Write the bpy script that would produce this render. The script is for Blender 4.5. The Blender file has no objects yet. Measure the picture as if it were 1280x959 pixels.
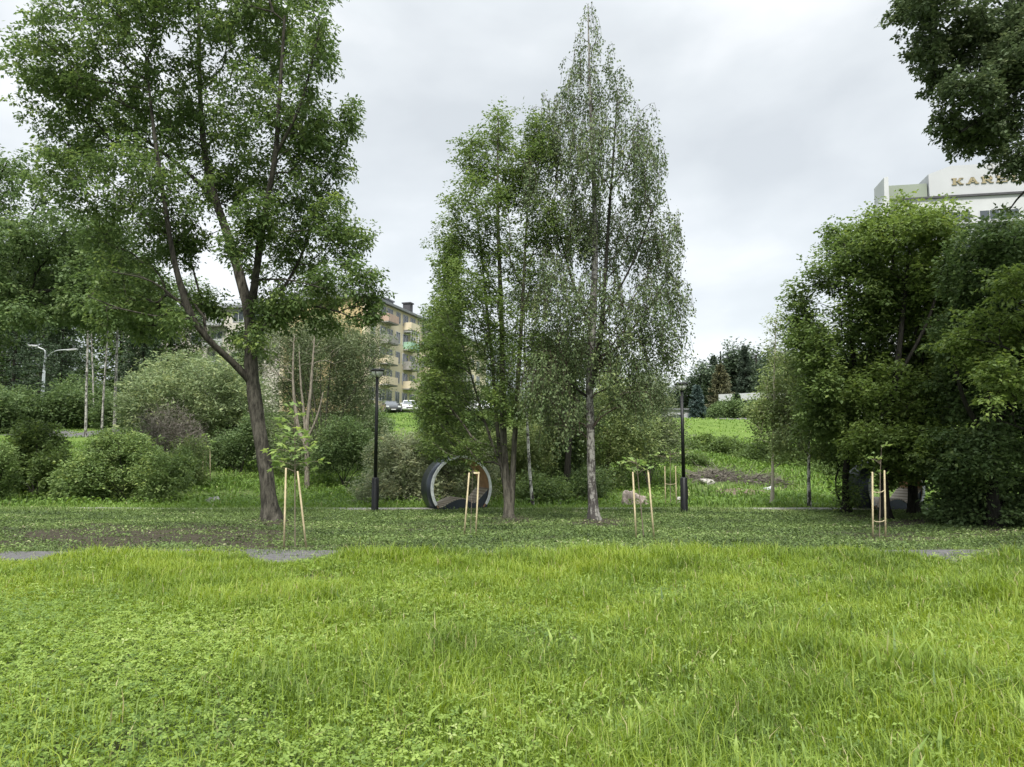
import bpy, bmesh, math, random
import numpy as np
from mathutils import Vector, Matrix, noise

# ------------------------------------------------------------------ camera, world, sun, exposure
sc = bpy.context.scene
COL = sc.collection
FPX, W0, H0, HORIZON, EYE = 900.0, 1280.0, 959.0, 568.0, 1.6
PITCH = math.atan((HORIZON - H0 / 2) / FPX)
cam_d = bpy.data.cameras.new('camera'); cam = bpy.data.objects.new('camera', cam_d); COL.objects.link(cam)
cam_d.sensor_width = 36; cam_d.lens = 36 * FPX / W0; cam_d.clip_end = 3000; cam_d.clip_start = 0.1
cam.location = (0, 0, EYE); cam.rotation_euler = (math.pi / 2 + PITCH, 0, 0)
sc.camera = cam
SUN_EL, SUN_AZ = math.radians(54), math.radians(184)      # azimuth clockwise from +Y: behind the camera
wd = bpy.data.worlds.new('World'); sc.world = wd; wd.use_nodes = True
nt = wd.node_tree; N = nt.nodes; L = nt.links; N.clear()
def nd(nt, t, **kw):
    n = nt.nodes.new(t)
    for k, v in kw.items():
        if hasattr(n, k): setattr(n, k, v)
        else: n.inputs[k.replace('_', ' ')].default_value = v
    return n
out = nd(nt, 'ShaderNodeOutputWorld'); bg = nd(nt, 'ShaderNodeBackground'); bg.inputs['Strength'].default_value = 0.1
sky = nd(nt, 'ShaderNodeTexSky'); sky.sky_type = 'NISHITA'; sky.sun_disc = False
sky.sun_elevation = SUN_EL; sky.sun_rotation = SUN_AZ
tc = nd(nt, 'ShaderNodeTexCoord'); mp = nd(nt, 'ShaderNodeMapping')
mp.inputs['Scale'].default_value = (1, 1, 1.9); mp.inputs['Location'].default_value = (0.35, 0.2, 0.1)
L.new(tc.outputs['Generated'], mp.inputs['Vector'])
n1 = nd(nt, 'ShaderNodeTexNoise'); n1.inputs['Scale'].default_value = 3.1; n1.inputs['Detail'].default_value = 7; n1.inputs['Roughness'].default_value = 0.46; n1.inputs['Distortion'].default_value = 0.12
L.new(mp.outputs[0], n1.inputs['Vector'])
cr = nd(nt, 'ShaderNodeValToRGB'); e = cr.color_ramp
e.elements[0].position = 0.34; e.elements[0].color = (0.68, 0.715, 0.735, 1)
e.elements[1].position = 0.62; e.elements[1].color = (0.97, 0.99, 1.0, 1)
m_ = e.elements.new(0.49); m_.color = (0.80, 0.835, 0.85, 1)
L.new(n1.outputs['Fac'], cr.inputs['Fac'])
# an overcast sky is about three times brighter overhead than low down
sep = nd(nt, 'ShaderNodeSeparateXYZ'); L.new(tc.outputs['Generated'], sep.inputs[0])
mr = nd(nt, 'ShaderNodeMapRange'); mr.interpolation_type = 'SMOOTHSTEP'
mr.inputs['From Min'].default_value = 0.5; mr.inputs['From Max'].default_value = 1.0
mr.inputs['To Min'].default_value = 2.95; mr.inputs['To Max'].default_value = 10.5
L.new(sep.outputs['Z'], mr.inputs['Value'])
vm = nd(nt, 'ShaderNodeVectorMath'); vm.operation = 'SCALE'
L.new(cr.outputs[0], vm.inputs[0]); L.new(mr.outputs[0], vm.inputs['Scale'])
mx = nd(nt, 'ShaderNodeMix'); mx.data_type = 'RGBA'; mx.inputs[0].default_value = 0.93
L.new(sky.outputs[0], mx.inputs[6]); L.new(vm.outputs[0], mx.inputs[7])
L.new(mx.outputs[2], bg.inputs['Color']); L.new(bg.outputs[0], out.inputs[0])

sd = bpy.data.lights.new('sun', 'SUN'); so = bpy.data.objects.new('sun', sd); COL.objects.link(so)
sd.energy = 1.5; sd.angle = math.radians(12); sd.color = (1.0, 0.955, 0.88)
so.rotation_euler = Vector((math.sin(SUN_AZ) * math.cos(SUN_EL), math.cos(SUN_AZ) * math.cos(SUN_EL), math.sin(SUN_EL))).to_track_quat('Z', 'Y').to_euler()
so.location = (0, 0, 60)
vs = sc.view_settings; vs.view_transform = 'Standard'; vs.look = 'None'; vs.gamma = 1; vs.use_curve_mapping = False
vs.exposure = 1.86
cy = sc.cycles; cy.max_bounces = 8; cy.diffuse_bounces = 6; cy.transmission_bounces = 6; cy.glossy_bounces = 2
cy.caustics_reflective = False; cy.caustics_refractive = False

# ------------------------------------------------------------------ helpers
RNG = np.random.default_rng(7); random.seed(7)
CP, SP = math.cos(PITCH), math.sin(PITCH)
def R(px, py, d):
    u = (px - W0 / 2) / FPX; v = (H0 / 2 - py) / FPX
    fy = CP - v * SP; fz = SP + v * CP
    return Vector((u * d / fy, d, EYE + fz * d / fy))
PY = [-60, 21.8, 24, 27, 30, 34, 39, 45, 50, 60, 70, 78, 90, 120, 200, 700]
PZ = [0, 0, -.10, -.18, .15, .75, 1.45, 2.25, 2.95, 4.15, 5.3, 5.95, 6.7, 7.0, 8.5, 14]
_yy = np.linspace(-60, 700, 7601); _zz = np.interp(_yy, PY, PZ)
_k = np.hanning(31); _zz = np.convolve(np.pad(_zz, 15, 'edge'), _k / _k.sum(), 'valid')
def H(x, y):
    x = np.asarray(x, float); y = np.asarray(y, float)
    z = np.interp(y, _yy, _zz)
    t = np.clip((x - 6) / 16, 0, 1); t = t * t * (3 - 2 * t)
    z = z - t * 0.11 * np.clip(z, 0, 9) * np.clip((y - 40) / 20, 0, 1)
    b = np.clip((y - 22) / 6, 0, 1)
    z = z + (0.035 + 0.12 * b) * (np.sin(x * .9 + 1.3 * np.sin(y * .31)) * np.sin(y * .8 + x * .23)) * np.where((y > 8) & (y < 22.5), .3, 1)
    return z
def G(px, d):
    py = 620.0
    for _ in range(6):
        p = R(px, py, d); z = float(H(p.x, d)); py = py - (z - p.z) * FPX / d
    return Vector((p.x, d, z))
def tag(o, label=None, cat=None, group=None, kind=None):
    if label: o['label'] = label
    if cat: o['category'] = cat
    if group: o['group'] = group
    if kind: o['kind'] = kind
    return o
def empty(name, loc, label, cat, group=None, rz=0):
    o = bpy.data.objects.new(name, None); COL.objects.link(o); o.location = loc; o.rotation_euler = (0, 0, rz)
    o.empty_display_size = .2
    return tag(o, label, cat, group)
def link(name, me, mat=None, parent=None):
    o = bpy.data.objects.new(name, me); COL.objects.link(o)
    if mat is not None and not me.materials: me.materials.append(mat)
    if parent is not None: o.parent = parent
    return o
def np_mesh(name, V, Q=None, T=None, var=None, smooth=False):
    me = bpy.data.meshes.new(name)
    me.vertices.add(len(V)); me.vertices.foreach_set('co', np.ascontiguousarray(V, dtype=np.float32).ravel())
    idx = []; st = []; s = 0
    if Q is not None and len(Q):
        idx.append(np.asarray(Q).ravel()); st.append(s + 4 * np.arange(len(Q))); s += 4 * len(Q)
    if T is not None and len(T):
        idx.append(np.asarray(T).ravel()); st.append(s + 3 * np.arange(len(T))); s += 3 * len(T)
    idx = np.concatenate(idx).astype(np.int32); st = np.concatenate(st).astype(np.int32)
    me.loops.add(len(idx)); me.loops.foreach_set('vertex_index', idx)
    me.polygons.add(len(st)); me.polygons.foreach_set('loop_start', st)
    if smooth: me.polygons.foreach_set('use_smooth', np.ones(len(st), bool))
    me.update(calc_edges=True)
    if var is not None:
        a = me.attributes.new('var', 'FLOAT', 'POINT'); a.data.foreach_set('value', np.asarray(var, np.float32))
    return me
def unit(a):
    return a / np.maximum(np.linalg.norm(a, axis=-1, keepdims=True), 1e-9)

class MB:
    """collects simple solids, links them as one mesh object"""
    def __init__(s): s.bm = bmesh.new()
    def box(s, lo, hi, M=None, bev=0):
        b = bmesh.new(); bmesh.ops.create_cube(b, size=1)
        for v in b.verts: v.co = Vector([lo[i] + (v.co[i] + .5) * (hi[i] - lo[i]) for i in range(3)])
        if bev: bmesh.ops.bevel(b, geom=b.edges[:], offset=bev, segments=2, affect='EDGES', profile=.6)
        s._add(b, M); return s
    def _add(s, b, M=None):
        if M is not None: b.transform(M)
        t = bpy.data.meshes.new('t'); b.to_mesh(t); b.free(); s.bm.from_mesh(t); bpy.data.meshes.remove(t)
    def tube(s, pts, rad, n=10, cap=True):
        pts = [Vector(p) for p in pts]
        if not hasattr(rad, '__len__'): rad = [rad] * len(pts)
        rings = []; ref = Vector((0.12, .99, .05)).normalized()
        for i, p in enumerate(pts):
            d = (pts[min(i + 1, len(pts) - 1)] - pts[max(i - 1, 0)]).normalized()
            u = d.cross(ref)
            if u.length < .2: u = d.cross(Vector((1, 0, 0)))
            u.normalize(); w = d.cross(u)
            rings.append([s.bm.verts.new(p + (u * math.cos(a) + w * math.sin(a)) * rad[i]) for a in [2 * math.pi * k / n for k in range(n)]])
        for a, b in zip(rings, rings[1:]):
            for k in range(n): s.bm.faces.new((a[k], a[(k + 1) % n], b[(k + 1) % n], b[k])).smooth = True
        if cap: s.bm.faces.new(rings[0][::-1]); s.bm.faces.new(rings[-1])
        return s
    def lathe(s, prof, c=(0, 0, 0), n=20):
        rings = []
        for r, z in prof:
            rings.append([s.bm.verts.new((c[0] + r * math.cos(2 * math.pi * k / n), c[1] + r * math.sin(2 * math.pi * k / n), c[2] + z)) for k in range(n)])
        for a, b in zip(rings, rings[1:]):
            for k in range(n): s.bm.faces.new((a[k], a[(k + 1) % n], b[(k + 1) % n], b[k])).smooth = True
        s.bm.faces.new(rings[0][::-1]); s.bm.faces.new(rings[-1]); return s
    def prism(s, poly, a0, a1, axis='y', M=None):
        b = bmesh.new(); f = (lambda p, t: (p[0], t, p[1])) if axis == 'y' else (lambda p, t: (t, p[0], p[1]))
        A = [b.verts.new(f(p, a0)) for p in poly]; B = [b.verts.new(f(p, a1)) for p in poly]
        n = len(poly)
        b.faces.new(A); b.faces.new(B[::-1])
        for k in range(n): b.faces.new((A[k], B[k], B[(k + 1) % n], A[(k + 1) % n]))
        s._add(b, M); return s
    def build(s, name, mat, parent=None):
        bmesh.ops.recalc_face_normals(s.bm, faces=s.bm.faces)
        me = bpy.data.meshes.new(name); s.bm.to_mesh(me); s.bm.free()
        return link(name, me, mat, parent)

# ------------------------------------------------------------------ materials
def new_mat(name):
    m = bpy.data.materials.new(name); m.use_nodes = True; t = m.node_tree
    return m, t, t.nodes['Principled BSDF'], t.nodes['Material Output']
def ramp(t, src, stops):
    r = nd(t, 'ShaderNodeValToRGB'); el = r.color_ramp.elements
    while len(el) < len(stops): el.new(.5)
    for e_, (p, c) in zip(el, stops): e_.position = p; e_.color = (*c, 1)
    t.links.new(src, r.inputs['Fac']); return r.outputs[0]
def noise_n(t, scale, detail=4, rough=.55, vec=None, coord='Object', stretch=None):
    n = nd(t, 'ShaderNodeTexNoise'); n.inputs['Scale'].default_value = scale; n.inputs['Detail'].default_value = detail; n.inputs['Roughness'].default_value = rough
    c = nd(t, 'ShaderNodeTexCoord'); src = c.outputs[coord]
    if stretch:
        m = nd(t, 'ShaderNodeMapping'); m.inputs['Scale'].default_value = stretch; t.links.new(src, m.inputs['Vector']); src = m.outputs[0]
    t.links.new(src, n.inputs['Vector']); return n.outputs['Fac']
def plain(name, col, rough=.6, metal=0, nscale=6, amt=.18, bump=0, spec=.4):
    m, t, p, o = new_mat(name)
    f = noise_n(t, nscale, 5)
    lo = tuple(c * (1 - amt) for c in col); hi = tuple(min(1, c * (1 + amt)) for c in col)
    t.links.new(ramp(t, f, [(.3, lo), (.7, hi)]), p.inputs['Base Color'])
    p.inputs['Roughness'].default_value = rough; p.inputs['Metallic'].default_value = metal; p.inputs['Specular IOR Level'].default_value = spec
    if bump:
        b = nd(t, 'ShaderNodeBump'); b.inputs['Strength'].default_value = bump; b.inputs['Distance'].default_value = .02
        t.links.new(noise_n(t, nscale * 4, 6), b.inputs['Height']); t.links.new(b.outputs[0], p.inputs['Normal'])
    return m
def leafmat(name, stops, trans=.35, rough=.55, spec=.25):
    m, t, p, o = new_mat(name)
    a = nd(t, 'ShaderNodeAttribute'); a.attribute_name = 'var'
    c = ramp(t, a.outputs['Fac'], stops)
    t.links.new(c, p.inputs['Base Color']); p.inputs['Roughness'].default_value = rough; p.inputs['Specular IOR Level'].default_value = spec
    tr = nd(t, 'ShaderNodeBsdfTranslucent')
    hs = nd(t, 'ShaderNodeHueSaturation'); hs.inputs['Saturation'].default_value = 1.12; hs.inputs['Value'].default_value = 1.25; hs.inputs['Hue'].default_value = .49
    t.links.new(c, hs.inputs['Color']); t.links.new(hs.outputs[0], tr.inputs['Color'])
    mix = nd(t, 'ShaderNodeMixShader'); mix.inputs[0].default_value = trans
    t.links.new(p.outputs[0], mix.inputs[1]); t.links.new(tr.outputs[0], mix.inputs[2]); t.links.new(mix.outputs[0], o.inputs['Surface'])
    return m
def bark(name, dark, light, stretch=(9, 9, 1.6), bump=.8):
    m, t, p, o = new_mat(name)
    f = noise_n(t, 3.2, 8, .7, stretch=stretch)
    t.links.new(ramp(t, f, [(.36, dark), (.62, light)]), p.inputs['Base Color']); p.inputs['Roughness'].default_value = .95; p.inputs['Specular IOR Level'].default_value = .15
    b = nd(t, 'ShaderNodeBump'); b.inputs['Strength'].default_value = bump; b.inputs['Distance'].default_value = .04
    t.links.new(f, b.inputs['Height']); t.links.new(b.outputs[0], p.inputs['Normal']); return m
def birch_bark(name, white=(.24, .235, .215), rough_to=1.9):
    m, t, p, o = new_mat(name)
    f1 = noise_n(t, 4, 6, .65, stretch=(1.0, 1.0, 3.6))
    f2 = noise_n(t, 2.2, 6, .7, stretch=(4.2, 4.2, 1.5))
    g = nd(t, 'ShaderNodeTexCoord'); s = nd(t, 'ShaderNodeSeparateXYZ'); t.links.new(g.outputs['Object'], s.inputs[0])
    q = nd(t, 'ShaderNodeMapRange'); q.inputs['From Min'].default_value = rough_to; q.inputs['From Max'].default_value = 0; q.inputs['To Min'].default_value = 0; q.inputs['To Max'].default_value = .07
    t.links.new(s.outputs['Z'], q.inputs['Value'])
    sub = nd(t, 'ShaderNodeMath'); sub.operation = 'SUBTRACT'; t.links.new(f2, sub.inputs[0]); t.links.new(q.outputs[0], sub.inputs[1])
    c1 = ramp(t, f1, [(.40, (.06, .055, .05)), (.47, white), (.7, tuple(c * 1.08 for c in white))])
    fac = ramp(t, sub.outputs[0], [(.44, (0, 0, 0)), (.52, (1, 1, 1))])
    mxx = nd(t, 'ShaderNodeMix'); mxx.data_type = 'RGBA'; t.links.new(fac, mxx.inputs[0]); mxx.inputs[6].default_value = (.045, .04, .037, 1); t.links.new(c1, mxx.inputs[7])
    t.links.new(mxx.outputs[2], p.inputs['Base Color']); p.inputs['Roughness'].default_value = .85
    b = nd(t, 'ShaderNodeBump'); b.inputs['Strength'].default_value = .5; b.inputs['Distance'].default_value = .03
    t.links.new(f2, b.inputs['Height']); t.links.new(b.outputs[0], p.inputs['Normal']); return m

M = {}
M['bark'] = bark('bark_grey_brown', (.016, .015, .012), (.105, .098, .080), (4.5, 4.5, 1.1), 1.0)
M['bark_dark'] = bark('bark_dark', (.010, .010, .008), (.040, .038, .031))
M['bark_limb_backlit'] = bark('bark_limb_backlit', (.014, .013, .011), (.075, .070, .056), (4.5, 4.5, 1.1), .8)  # trunk bark darkened for the limbs: their backlit shade is put into the colour
M['bark_grey'] = bark('bark_grey', (.030, .028, .022), (.14, .13, .105), (5, 5, 1.0))
M['birch'] = birch_bark('birch_bark')
M['birch_thin'] = birch_bark('birch_bark_young', (.62, .61, .56), .5)
M['birch_far'] = birch_bark('birch_bark_far', (.34, .33, .30), .5)
M['twig_birch'] = plain('birch_twig', (.06, .042, .034), .9)
M['dead'] = bark('dead_wood', (.07, .06, .045), (.30, .27, .22), bump=.3)
def greens(base, spread=.35, yel=.25):
    b = np.array(base)
    return [(0.0, tuple(b * (1 - spread))), (.45, tuple(b)), (.8, tuple(b * (1 + spread) * np.array([1 + yel * .5, 1, 1]))), (1.0, tuple(b * (1 + spread * 1.7) * np.array([1 + yel, 1.05, .9])))]
M['leaf_elm'] = leafmat('leaf_elm', greens((0.108, 0.17, 0.058)), 0.45)
M['leaf_mid'] = leafmat('leaf_mid', greens((0.12, 0.182, 0.058)), 0.42)
M['leaf_birch'] = leafmat('leaf_birch', greens((0.11, 0.158, 0.068)), .3)
M['leaf_dark'] = leafmat('leaf_dark', greens((0.104, 0.162, 0.062)), 0.36)
M['leaf_lime'] = leafmat('leaf_lime', greens((0.15, 0.22, 0.062)), 0.42)
M['leaf_oak'] = leafmat('leaf_overhang', greens((0.098, 0.138, 0.068)), .25)
M['leaf_willow'] = leafmat('leaf_willow', greens((.20, .265, .130), .3), .3)
M['leaf_silver'] = leafmat('leaf_silver', greens((.30, .35, .21), .25), .35)
M['leaf_willow2'] = leafmat('leaf_willow_green', greens((0.2, 0.265, 0.105), .3), .33)
M['leaf_grey'] = leafmat('leaf_grey', greens((.135, .175, .090), .35), .28)
M['leaf_bush'] = leafmat('leaf_bush', greens((0.165, 0.245, 0.085), .35), .33)
M['leaf_young'] = leafmat('leaf_young', greens((0.2, 0.3, 0.1), .25), .45)
M['leaf_far'] = leafmat('leaf_far', greens((0.064, 0.096, 0.054), .3), .2)
M['needle'] = leafmat('needle', greens((.036, .062, .030), .35), .12)
M['needle_far'] = leafmat('needle_far', greens((.050, .075, .050), .3), .12)
M['needle_blue'] = leafmat('needle_blue', greens((.06, .095, .085), .25), .12)
M['needle_brown'] = leafmat('needle_brown', greens((.085, .09, .045), .35), .15)
M['pale_bark'] = plain('pale_young_bark', (.42, .38, .30), .85, 0, 6, .2)
M['dry_twig'] = leafmat('dry_twig', [(0, (.09, .08, .065)), (.6, (.16, .145, .12)), (1, (.22, .20, .165))], .1)
M['grass'] = leafmat('grass_blade', [(0, (.095, .155, .030)), (.35, (.190, .280, .042)), (.7, (.275, .360, .055)), (.93, (.37, .43, .095)), (.97, (.36, .33, .14)), (1, (.42, .38, .20))], .45, .5, .3)
M['herb'] = leafmat('herb_leaf', [(0, (.085, .15, .04)), (.5, (.205, .300, .060)), (.85, (.30, .40, .095)), (1, (.36, .43, .16))], .4, .5, .3)
M['mown'] = leafmat('mown_leaf', [(0, (.050, .072, .032)), (.4, (.115, .172, .058)), (.75, (.185, .262, .085)), (.93, (.26, .34, .13)), (1, (.38, .37, .23))], .3, .6, .2)
M['bankgrass'] = leafmat('bank_grass', [(0, (.07, .12, .035)), (.5, (.135, .225, .050)), (.9, (.205, .315, .070)), (1, (.29, .33, .14))], .35, .6, .2)

# ------------------------------------------------------------------ ground
def hnoise(x, y, s, seed=0):
    a = seed * 1.7
    return .5 + .25 * (np.sin(x * s + a + 1.7 * np.sin(y * s * .7 + a)) + np.sin(y * s * 1.13 + 2.1 * np.sin(x * s * .61 + 2 * a)))
def soil_gap(x, y):
    px = 640 + 900 * x / y; py = 568 + 1440 / y
    p = np.exp(-((px - 185) / 180) ** 4 - ((py - 669) / 14) ** 2) + .6 * np.exp(-((px - 1110) / 90) ** 2 - ((py - 669) / 7) ** 2) + .7 * np.exp(-((px - 365) / 60) ** 2 - ((py - 684) / 6) ** 2) + .5 * np.exp(-((px - 745) / 40) ** 2 - ((py - 652) / 5) ** 2) + .35 * np.exp(-((px - 560) / 90) ** 2 - ((py - 658) / 8) ** 2)
    for c_, r_ in ((340, 651.5), (637, 647), (743, 652), (1060, 645), (1108, 655), (1142, 650), (1240, 662)): p = p + 1.1 * np.exp(-((px - c_) / 26) ** 2 - ((py - r_) / 4.5) ** 2)
    return 1 - .92 * np.clip(p * (.65 + .9 * hnoise(x, y * 2.2, 3.1, 18)) + .8 * (hnoise(x, y * 1.8, 2.7, 8) - .42), 0, 1)
def build_ground():
    ys = np.concatenate([np.arange(-12, 3, 1.0), np.arange(3, 26, .25), np.arange(26, 60, .6), np.arange(60, 130, 2), np.arange(130, 700, 30)])
    xs = np.concatenate([np.arange(-700, -120, 40), np.arange(-120, -30, 3), np.arange(-30, 30, .4), np.arange(30, 120, 3), np.arange(120, 701, 40)])
    X, Y = np.meshgrid(xs, ys); Z = H(X, Y)
    V = np.stack([X, Y, Z], -1).reshape(-1, 3); ny, nx = X.shape
    i = (np.arange(ny - 1)[:, None] * nx + np.arange(nx - 1)[None]).ravel()
    me = np_mesh('ground', V, np.stack([i, i + 1, i + nx + 1, i + nx], -1), var=1 - soil_gap(V[:, 0], np.maximum(V[:, 1], 1)), smooth=True)
    m, t, p, o = new_mat('ground_soil_and_turf')
    geo = nd(t, 'ShaderNodeNewGeometry'); s = nd(t, 'ShaderNodeSeparateXYZ'); t.links.new(geo.outputs['Position'], s.inputs[0])
    fine = noise_n(t, 9, 8, .75); big = noise_n(t, .35, 4, .6)
    turf = ramp(t, fine, [(.30, (.055, .045, .030)), (.43, (.07, .09, .034)), (.56, (.105, .16, .046)), (.75, (.15, .215, .07))])
    soil = ramp(t, fine, [(.3, (.028, .025, .019)), (.6, (.075, .067, .050)), (.8, (.14, .125, .095))])
    mask = ramp(t, big, [(.52, (0, 0, 0)), (.62, (1, 1, 1))])
    mx = nd(t, 'ShaderNodeMix'); mx.data_type = 'RGBA'
    # bare soil only where the lawn is young, between the two paths
    yr = nd(t, 'ShaderNodeMapRange'); yr.inputs['From Min'].default_value = 21; yr.inputs['From Max'].default_value = 18; yr.inputs['To Min'].default_value = 0; yr.inputs['To Max'].default_value = 1
    t.links.new(s.outputs['Y'], yr.inputs['Value'])
    mul = nd(t, 'ShaderNodeMath'); mul.operation = 'MULTIPLY'; at = nd(t, 'ShaderNodeAttribute'); at.attribute_name = 'var'; sg = ramp(t, at.outputs['Fac'], [(.12, (.12, .12, .12)), (.5, (1, 1, 1))]); t.links.new(sg, mul.inputs[0]); t.links.new(yr.outputs[0], mul.inputs[1])
    t.links.new(mul.outputs[0], mx.inputs[0]); t.links.new(turf, mx.inputs[6]); t.links.new(soil, mx.inputs[7])
    # far lawn is a fine even green
    far = nd(t, 'ShaderNodeMapRange'); far.inputs['From Min'].default_value = 40; far.inputs['From Max'].default_value = 48
    t.links.new(s.outputs['Y'], far.inputs['Value'])
    f2 = noise_n(t, 1.3, 8, .7)
    lawn = ramp(t, f2, [(.3, (.085, .135, .034)), (.7, (.125, .185, .042))])
    m2 = nd(t, 'ShaderNodeMix'); m2.data_type = 'RGBA'; t.links.new(far.outputs[0], m2.inputs[0]); t.links.new(mx.outputs[2], m2.inputs[6]); t.links.new(lawn, m2.inputs[7])
    t.links.new(m2.outputs[2], p.inputs['Base Color']); p.inputs['Roughness'].default_value = 1; p.inputs['Specular IOR Level'].default_value = .05
    b = nd(t, 'ShaderNodeBump'); b.inputs['Strength'].default_value = .9; b.inputs['Distance'].default_value = .05; t.links.new(fine, b.inputs['Height']); t.links.new(b.outputs[0], p.inputs['Normal'])
    tag(link('ground', me, m), kind='structure')
build_ground()
def strip(name, f, x0, x1, mat, dz=.006, step=.5, n=4):
    xs = np.arange(x0, x1 + step, step); V = []
    for x in xs:
        y0, y1 = f(x)
        for k in range(n + 1):
            y = y0 + (y1 - y0) * k / n; V.append((x, y, 0))
    V = np.array(V); V[:, 2] = H(V[:, 0], V[:, 1]) + dz
    Q = [(i * (n + 1) + k, (i + 1) * (n + 1) + k, (i + 1) * (n + 1) + k + 1, i * (n + 1) + k + 1) for i in range(len(xs) - 1) for k in range(n)]
    return tag(link(name, np_mesh(name, V, Q), mat), kind='structure')
M['asphalt'] = plain('old_asphalt', (.095, .093, .094), .9, 0, 14, .35, .4)
M['gravel'] = plain('pale_gravel', (.27, .265, .24), .9, 0, 12, .15, .3)
strip('path', lambda x: (10.85 + .12 * math.sin(x * .7), 12.15 + .1 * math.sin(x * .9)), -24, 24, M['asphalt'], .02, n=8)
strip('path', lambda x: (20.75 + .06 * math.sin(x * 1.7), 21.5 + .08 * math.sin(x * .9)), -13, 26, M['gravel'], .035, n=6)
strip('road', lambda x: (49, 54), -60, -22, M['asphalt'], .03, 1, 8)
strip('road', lambda x: (81.5, 91), -24, 60, M['asphalt'], .03, 1, 12)

# ------------------------------------------------------------------ grass and herbs (nobody could count them)
def hnoise(x, y, s, seed=0):
    a = seed * 1.7
    return .5 + .25 * (np.sin(x * s + a + 1.7 * np.sin(y * s * .7 + a)) + np.sin(y * s * 1.13 + 2.1 * np.sin(x * s * .61 + 2 * a)))
def blades(n, ylo, yhi, h, w, bend, seed, keep=None, hvar=.35, varf=None, dens_pow=1.0, margin=1.15, tilt=.25):
    g = np.random.default_rng(seed)
    u = g.random(n); y = (ylo ** (2 * dens_pow) + u * (yhi ** (2 * dens_pow) - ylo ** (2 * dens_pow))) ** (1 / (2 * dens_pow))
    x = (g.random(n) * 2 - 1) * (y * .711 * min(margin, 1.06) + 2.8)
    if keep is not None:
        k = g.random(n) < keep(x, y); x, y = x[k], y[k]; n = len(x)
    hh = (h(x, y) if callable(h) else h) * (1 + hvar * g.standard_normal(n)).clip(.3, 1.9)
    ww = (w(x, y) if callable(w) else w) * (.7 + .6 * g.random(n))
    az = g.random(n) * 2 * np.pi; z = H(x, y)
    base = np.stack([x, y, z - .01], -1)
    side = np.stack([np.cos(az), np.sin(az), 0 * az], -1); fw = np.stack([-np.sin(az), np.cos(az), 0 * az], -1)
    lean = (tilt * g.standard_normal(n))[:, None]; bd = (bend * (.4 + g.random(n)))[:, None]
    up = np.array([0, 0, 1.0])
    mid = base + hh[:, None] * (.58 * up + fw * (lean * .5 + bd * .15))
    tip = base + hh[:, None] * ((1 - .35 * bd) * up + fw * (lean + bd * .75))
    V = np.stack([base - side * ww[:, None] * .4, base + side * ww[:, None] * .4, mid + side * ww[:, None] * .5, mid - side * ww[:, None] * .5, tip], 1).reshape(-1, 3)
    i = 5 * np.arange(n)
    Q = np.stack([i, i + 1, i + 2, i + 3], -1); T = np.stack([i + 3, i + 2, i + 4], -1)
    v = (.45 + .5 * (hnoise(x, y, .9, seed) - .5) + .17 * g.standard_normal(n)) if varf is None else varf(x, y, g)
    v = np.clip(v, 0, .93); dry = g.random(n) < .028; v[dry] = 1
    return V, Q, T, np.repeat(v, 5)
def scat_leaves(n, ylo, yhi, zlo, zhi, size, ratio, seed, keep=None, varf=None, dens_pow=1.0, flat=.35, trefoil=1):
    g = np.random.default_rng(seed)
    u = g.random(n); y = (ylo ** (2 * dens_pow) + u * (yhi ** (2 * dens_pow) - ylo ** (2 * dens_pow))) ** (1 / (2 * dens_pow))
    x = (g.random(n) * 2 - 1) * (y * .711 * 1.06 + 2.8)
    if keep is not None:
        k = g.random(n) < keep(x, y); x, y = x[k], y[k]; n = len(x)
    zt = zlo + (zhi - zlo) * g.random(n)
    c = np.stack([x, y, H(x, y) + zt], -1); az0 = g.random(n) * 6.283
    sz = size * (.6 + .8 * g.random(n)); v = (.5 + .18 * g.standard_normal(n) + .35 * (hnoise(x, y, 1.1, seed) - .5)) if varf is None else varf(x, y, g)
    nn = unit(np.stack([flat * g.standard_normal(n), flat * g.standard_normal(n), np.ones(n)], -1))
    VV = []; vv = []
    for k in range(trefoil):
        az = az0 + k * 6.283 / max(trefoil, 1) + .2 * g.standard_normal(n)
        a = np.stack([np.cos(az), np.sin(az), .1 * g.standard_normal(n)], -1); a = unit(a - nn * (a * nn).sum(-1, keepdims=True)); s = np.cross(nn, a)
        S = sz[:, None]
        VV.append(np.stack([c, c + a * S * .5 + s * S * ratio * .5 + nn * S * .08, c + a * S - nn * S * .12, c + a * S * .5 - s * S * ratio * .5 + nn * S * .08], 1).reshape(-1, 3)); vv.append(np.repeat(v, 4))
    V = np.concatenate(VV); v = np.clip(np.concatenate(vv), 0, 1); i = 4 * np.arange(len(V) // 4)
    return V, np.stack([i, i + 1, i + 2, i + 3], -1), None, v
def stuff(name, parts, mat, label, cat):
    Vs, Qs, Ts, vs_ = [], [], [], []; off = 0
    for V, Q, T, v in parts:
        Vs.append(V); vs_.append(v); Qs.append(Q + off)
        if T is not None: Ts.append(T + off)
        off += len(V)
    me = np_mesh(name, np.concatenate(Vs), np.concatenate(Qs), np.concatenate(Ts) if Ts else None, np.concatenate(vs_))
    return tag(link(name, me, mat), label, cat, kind='stuff')
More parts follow.
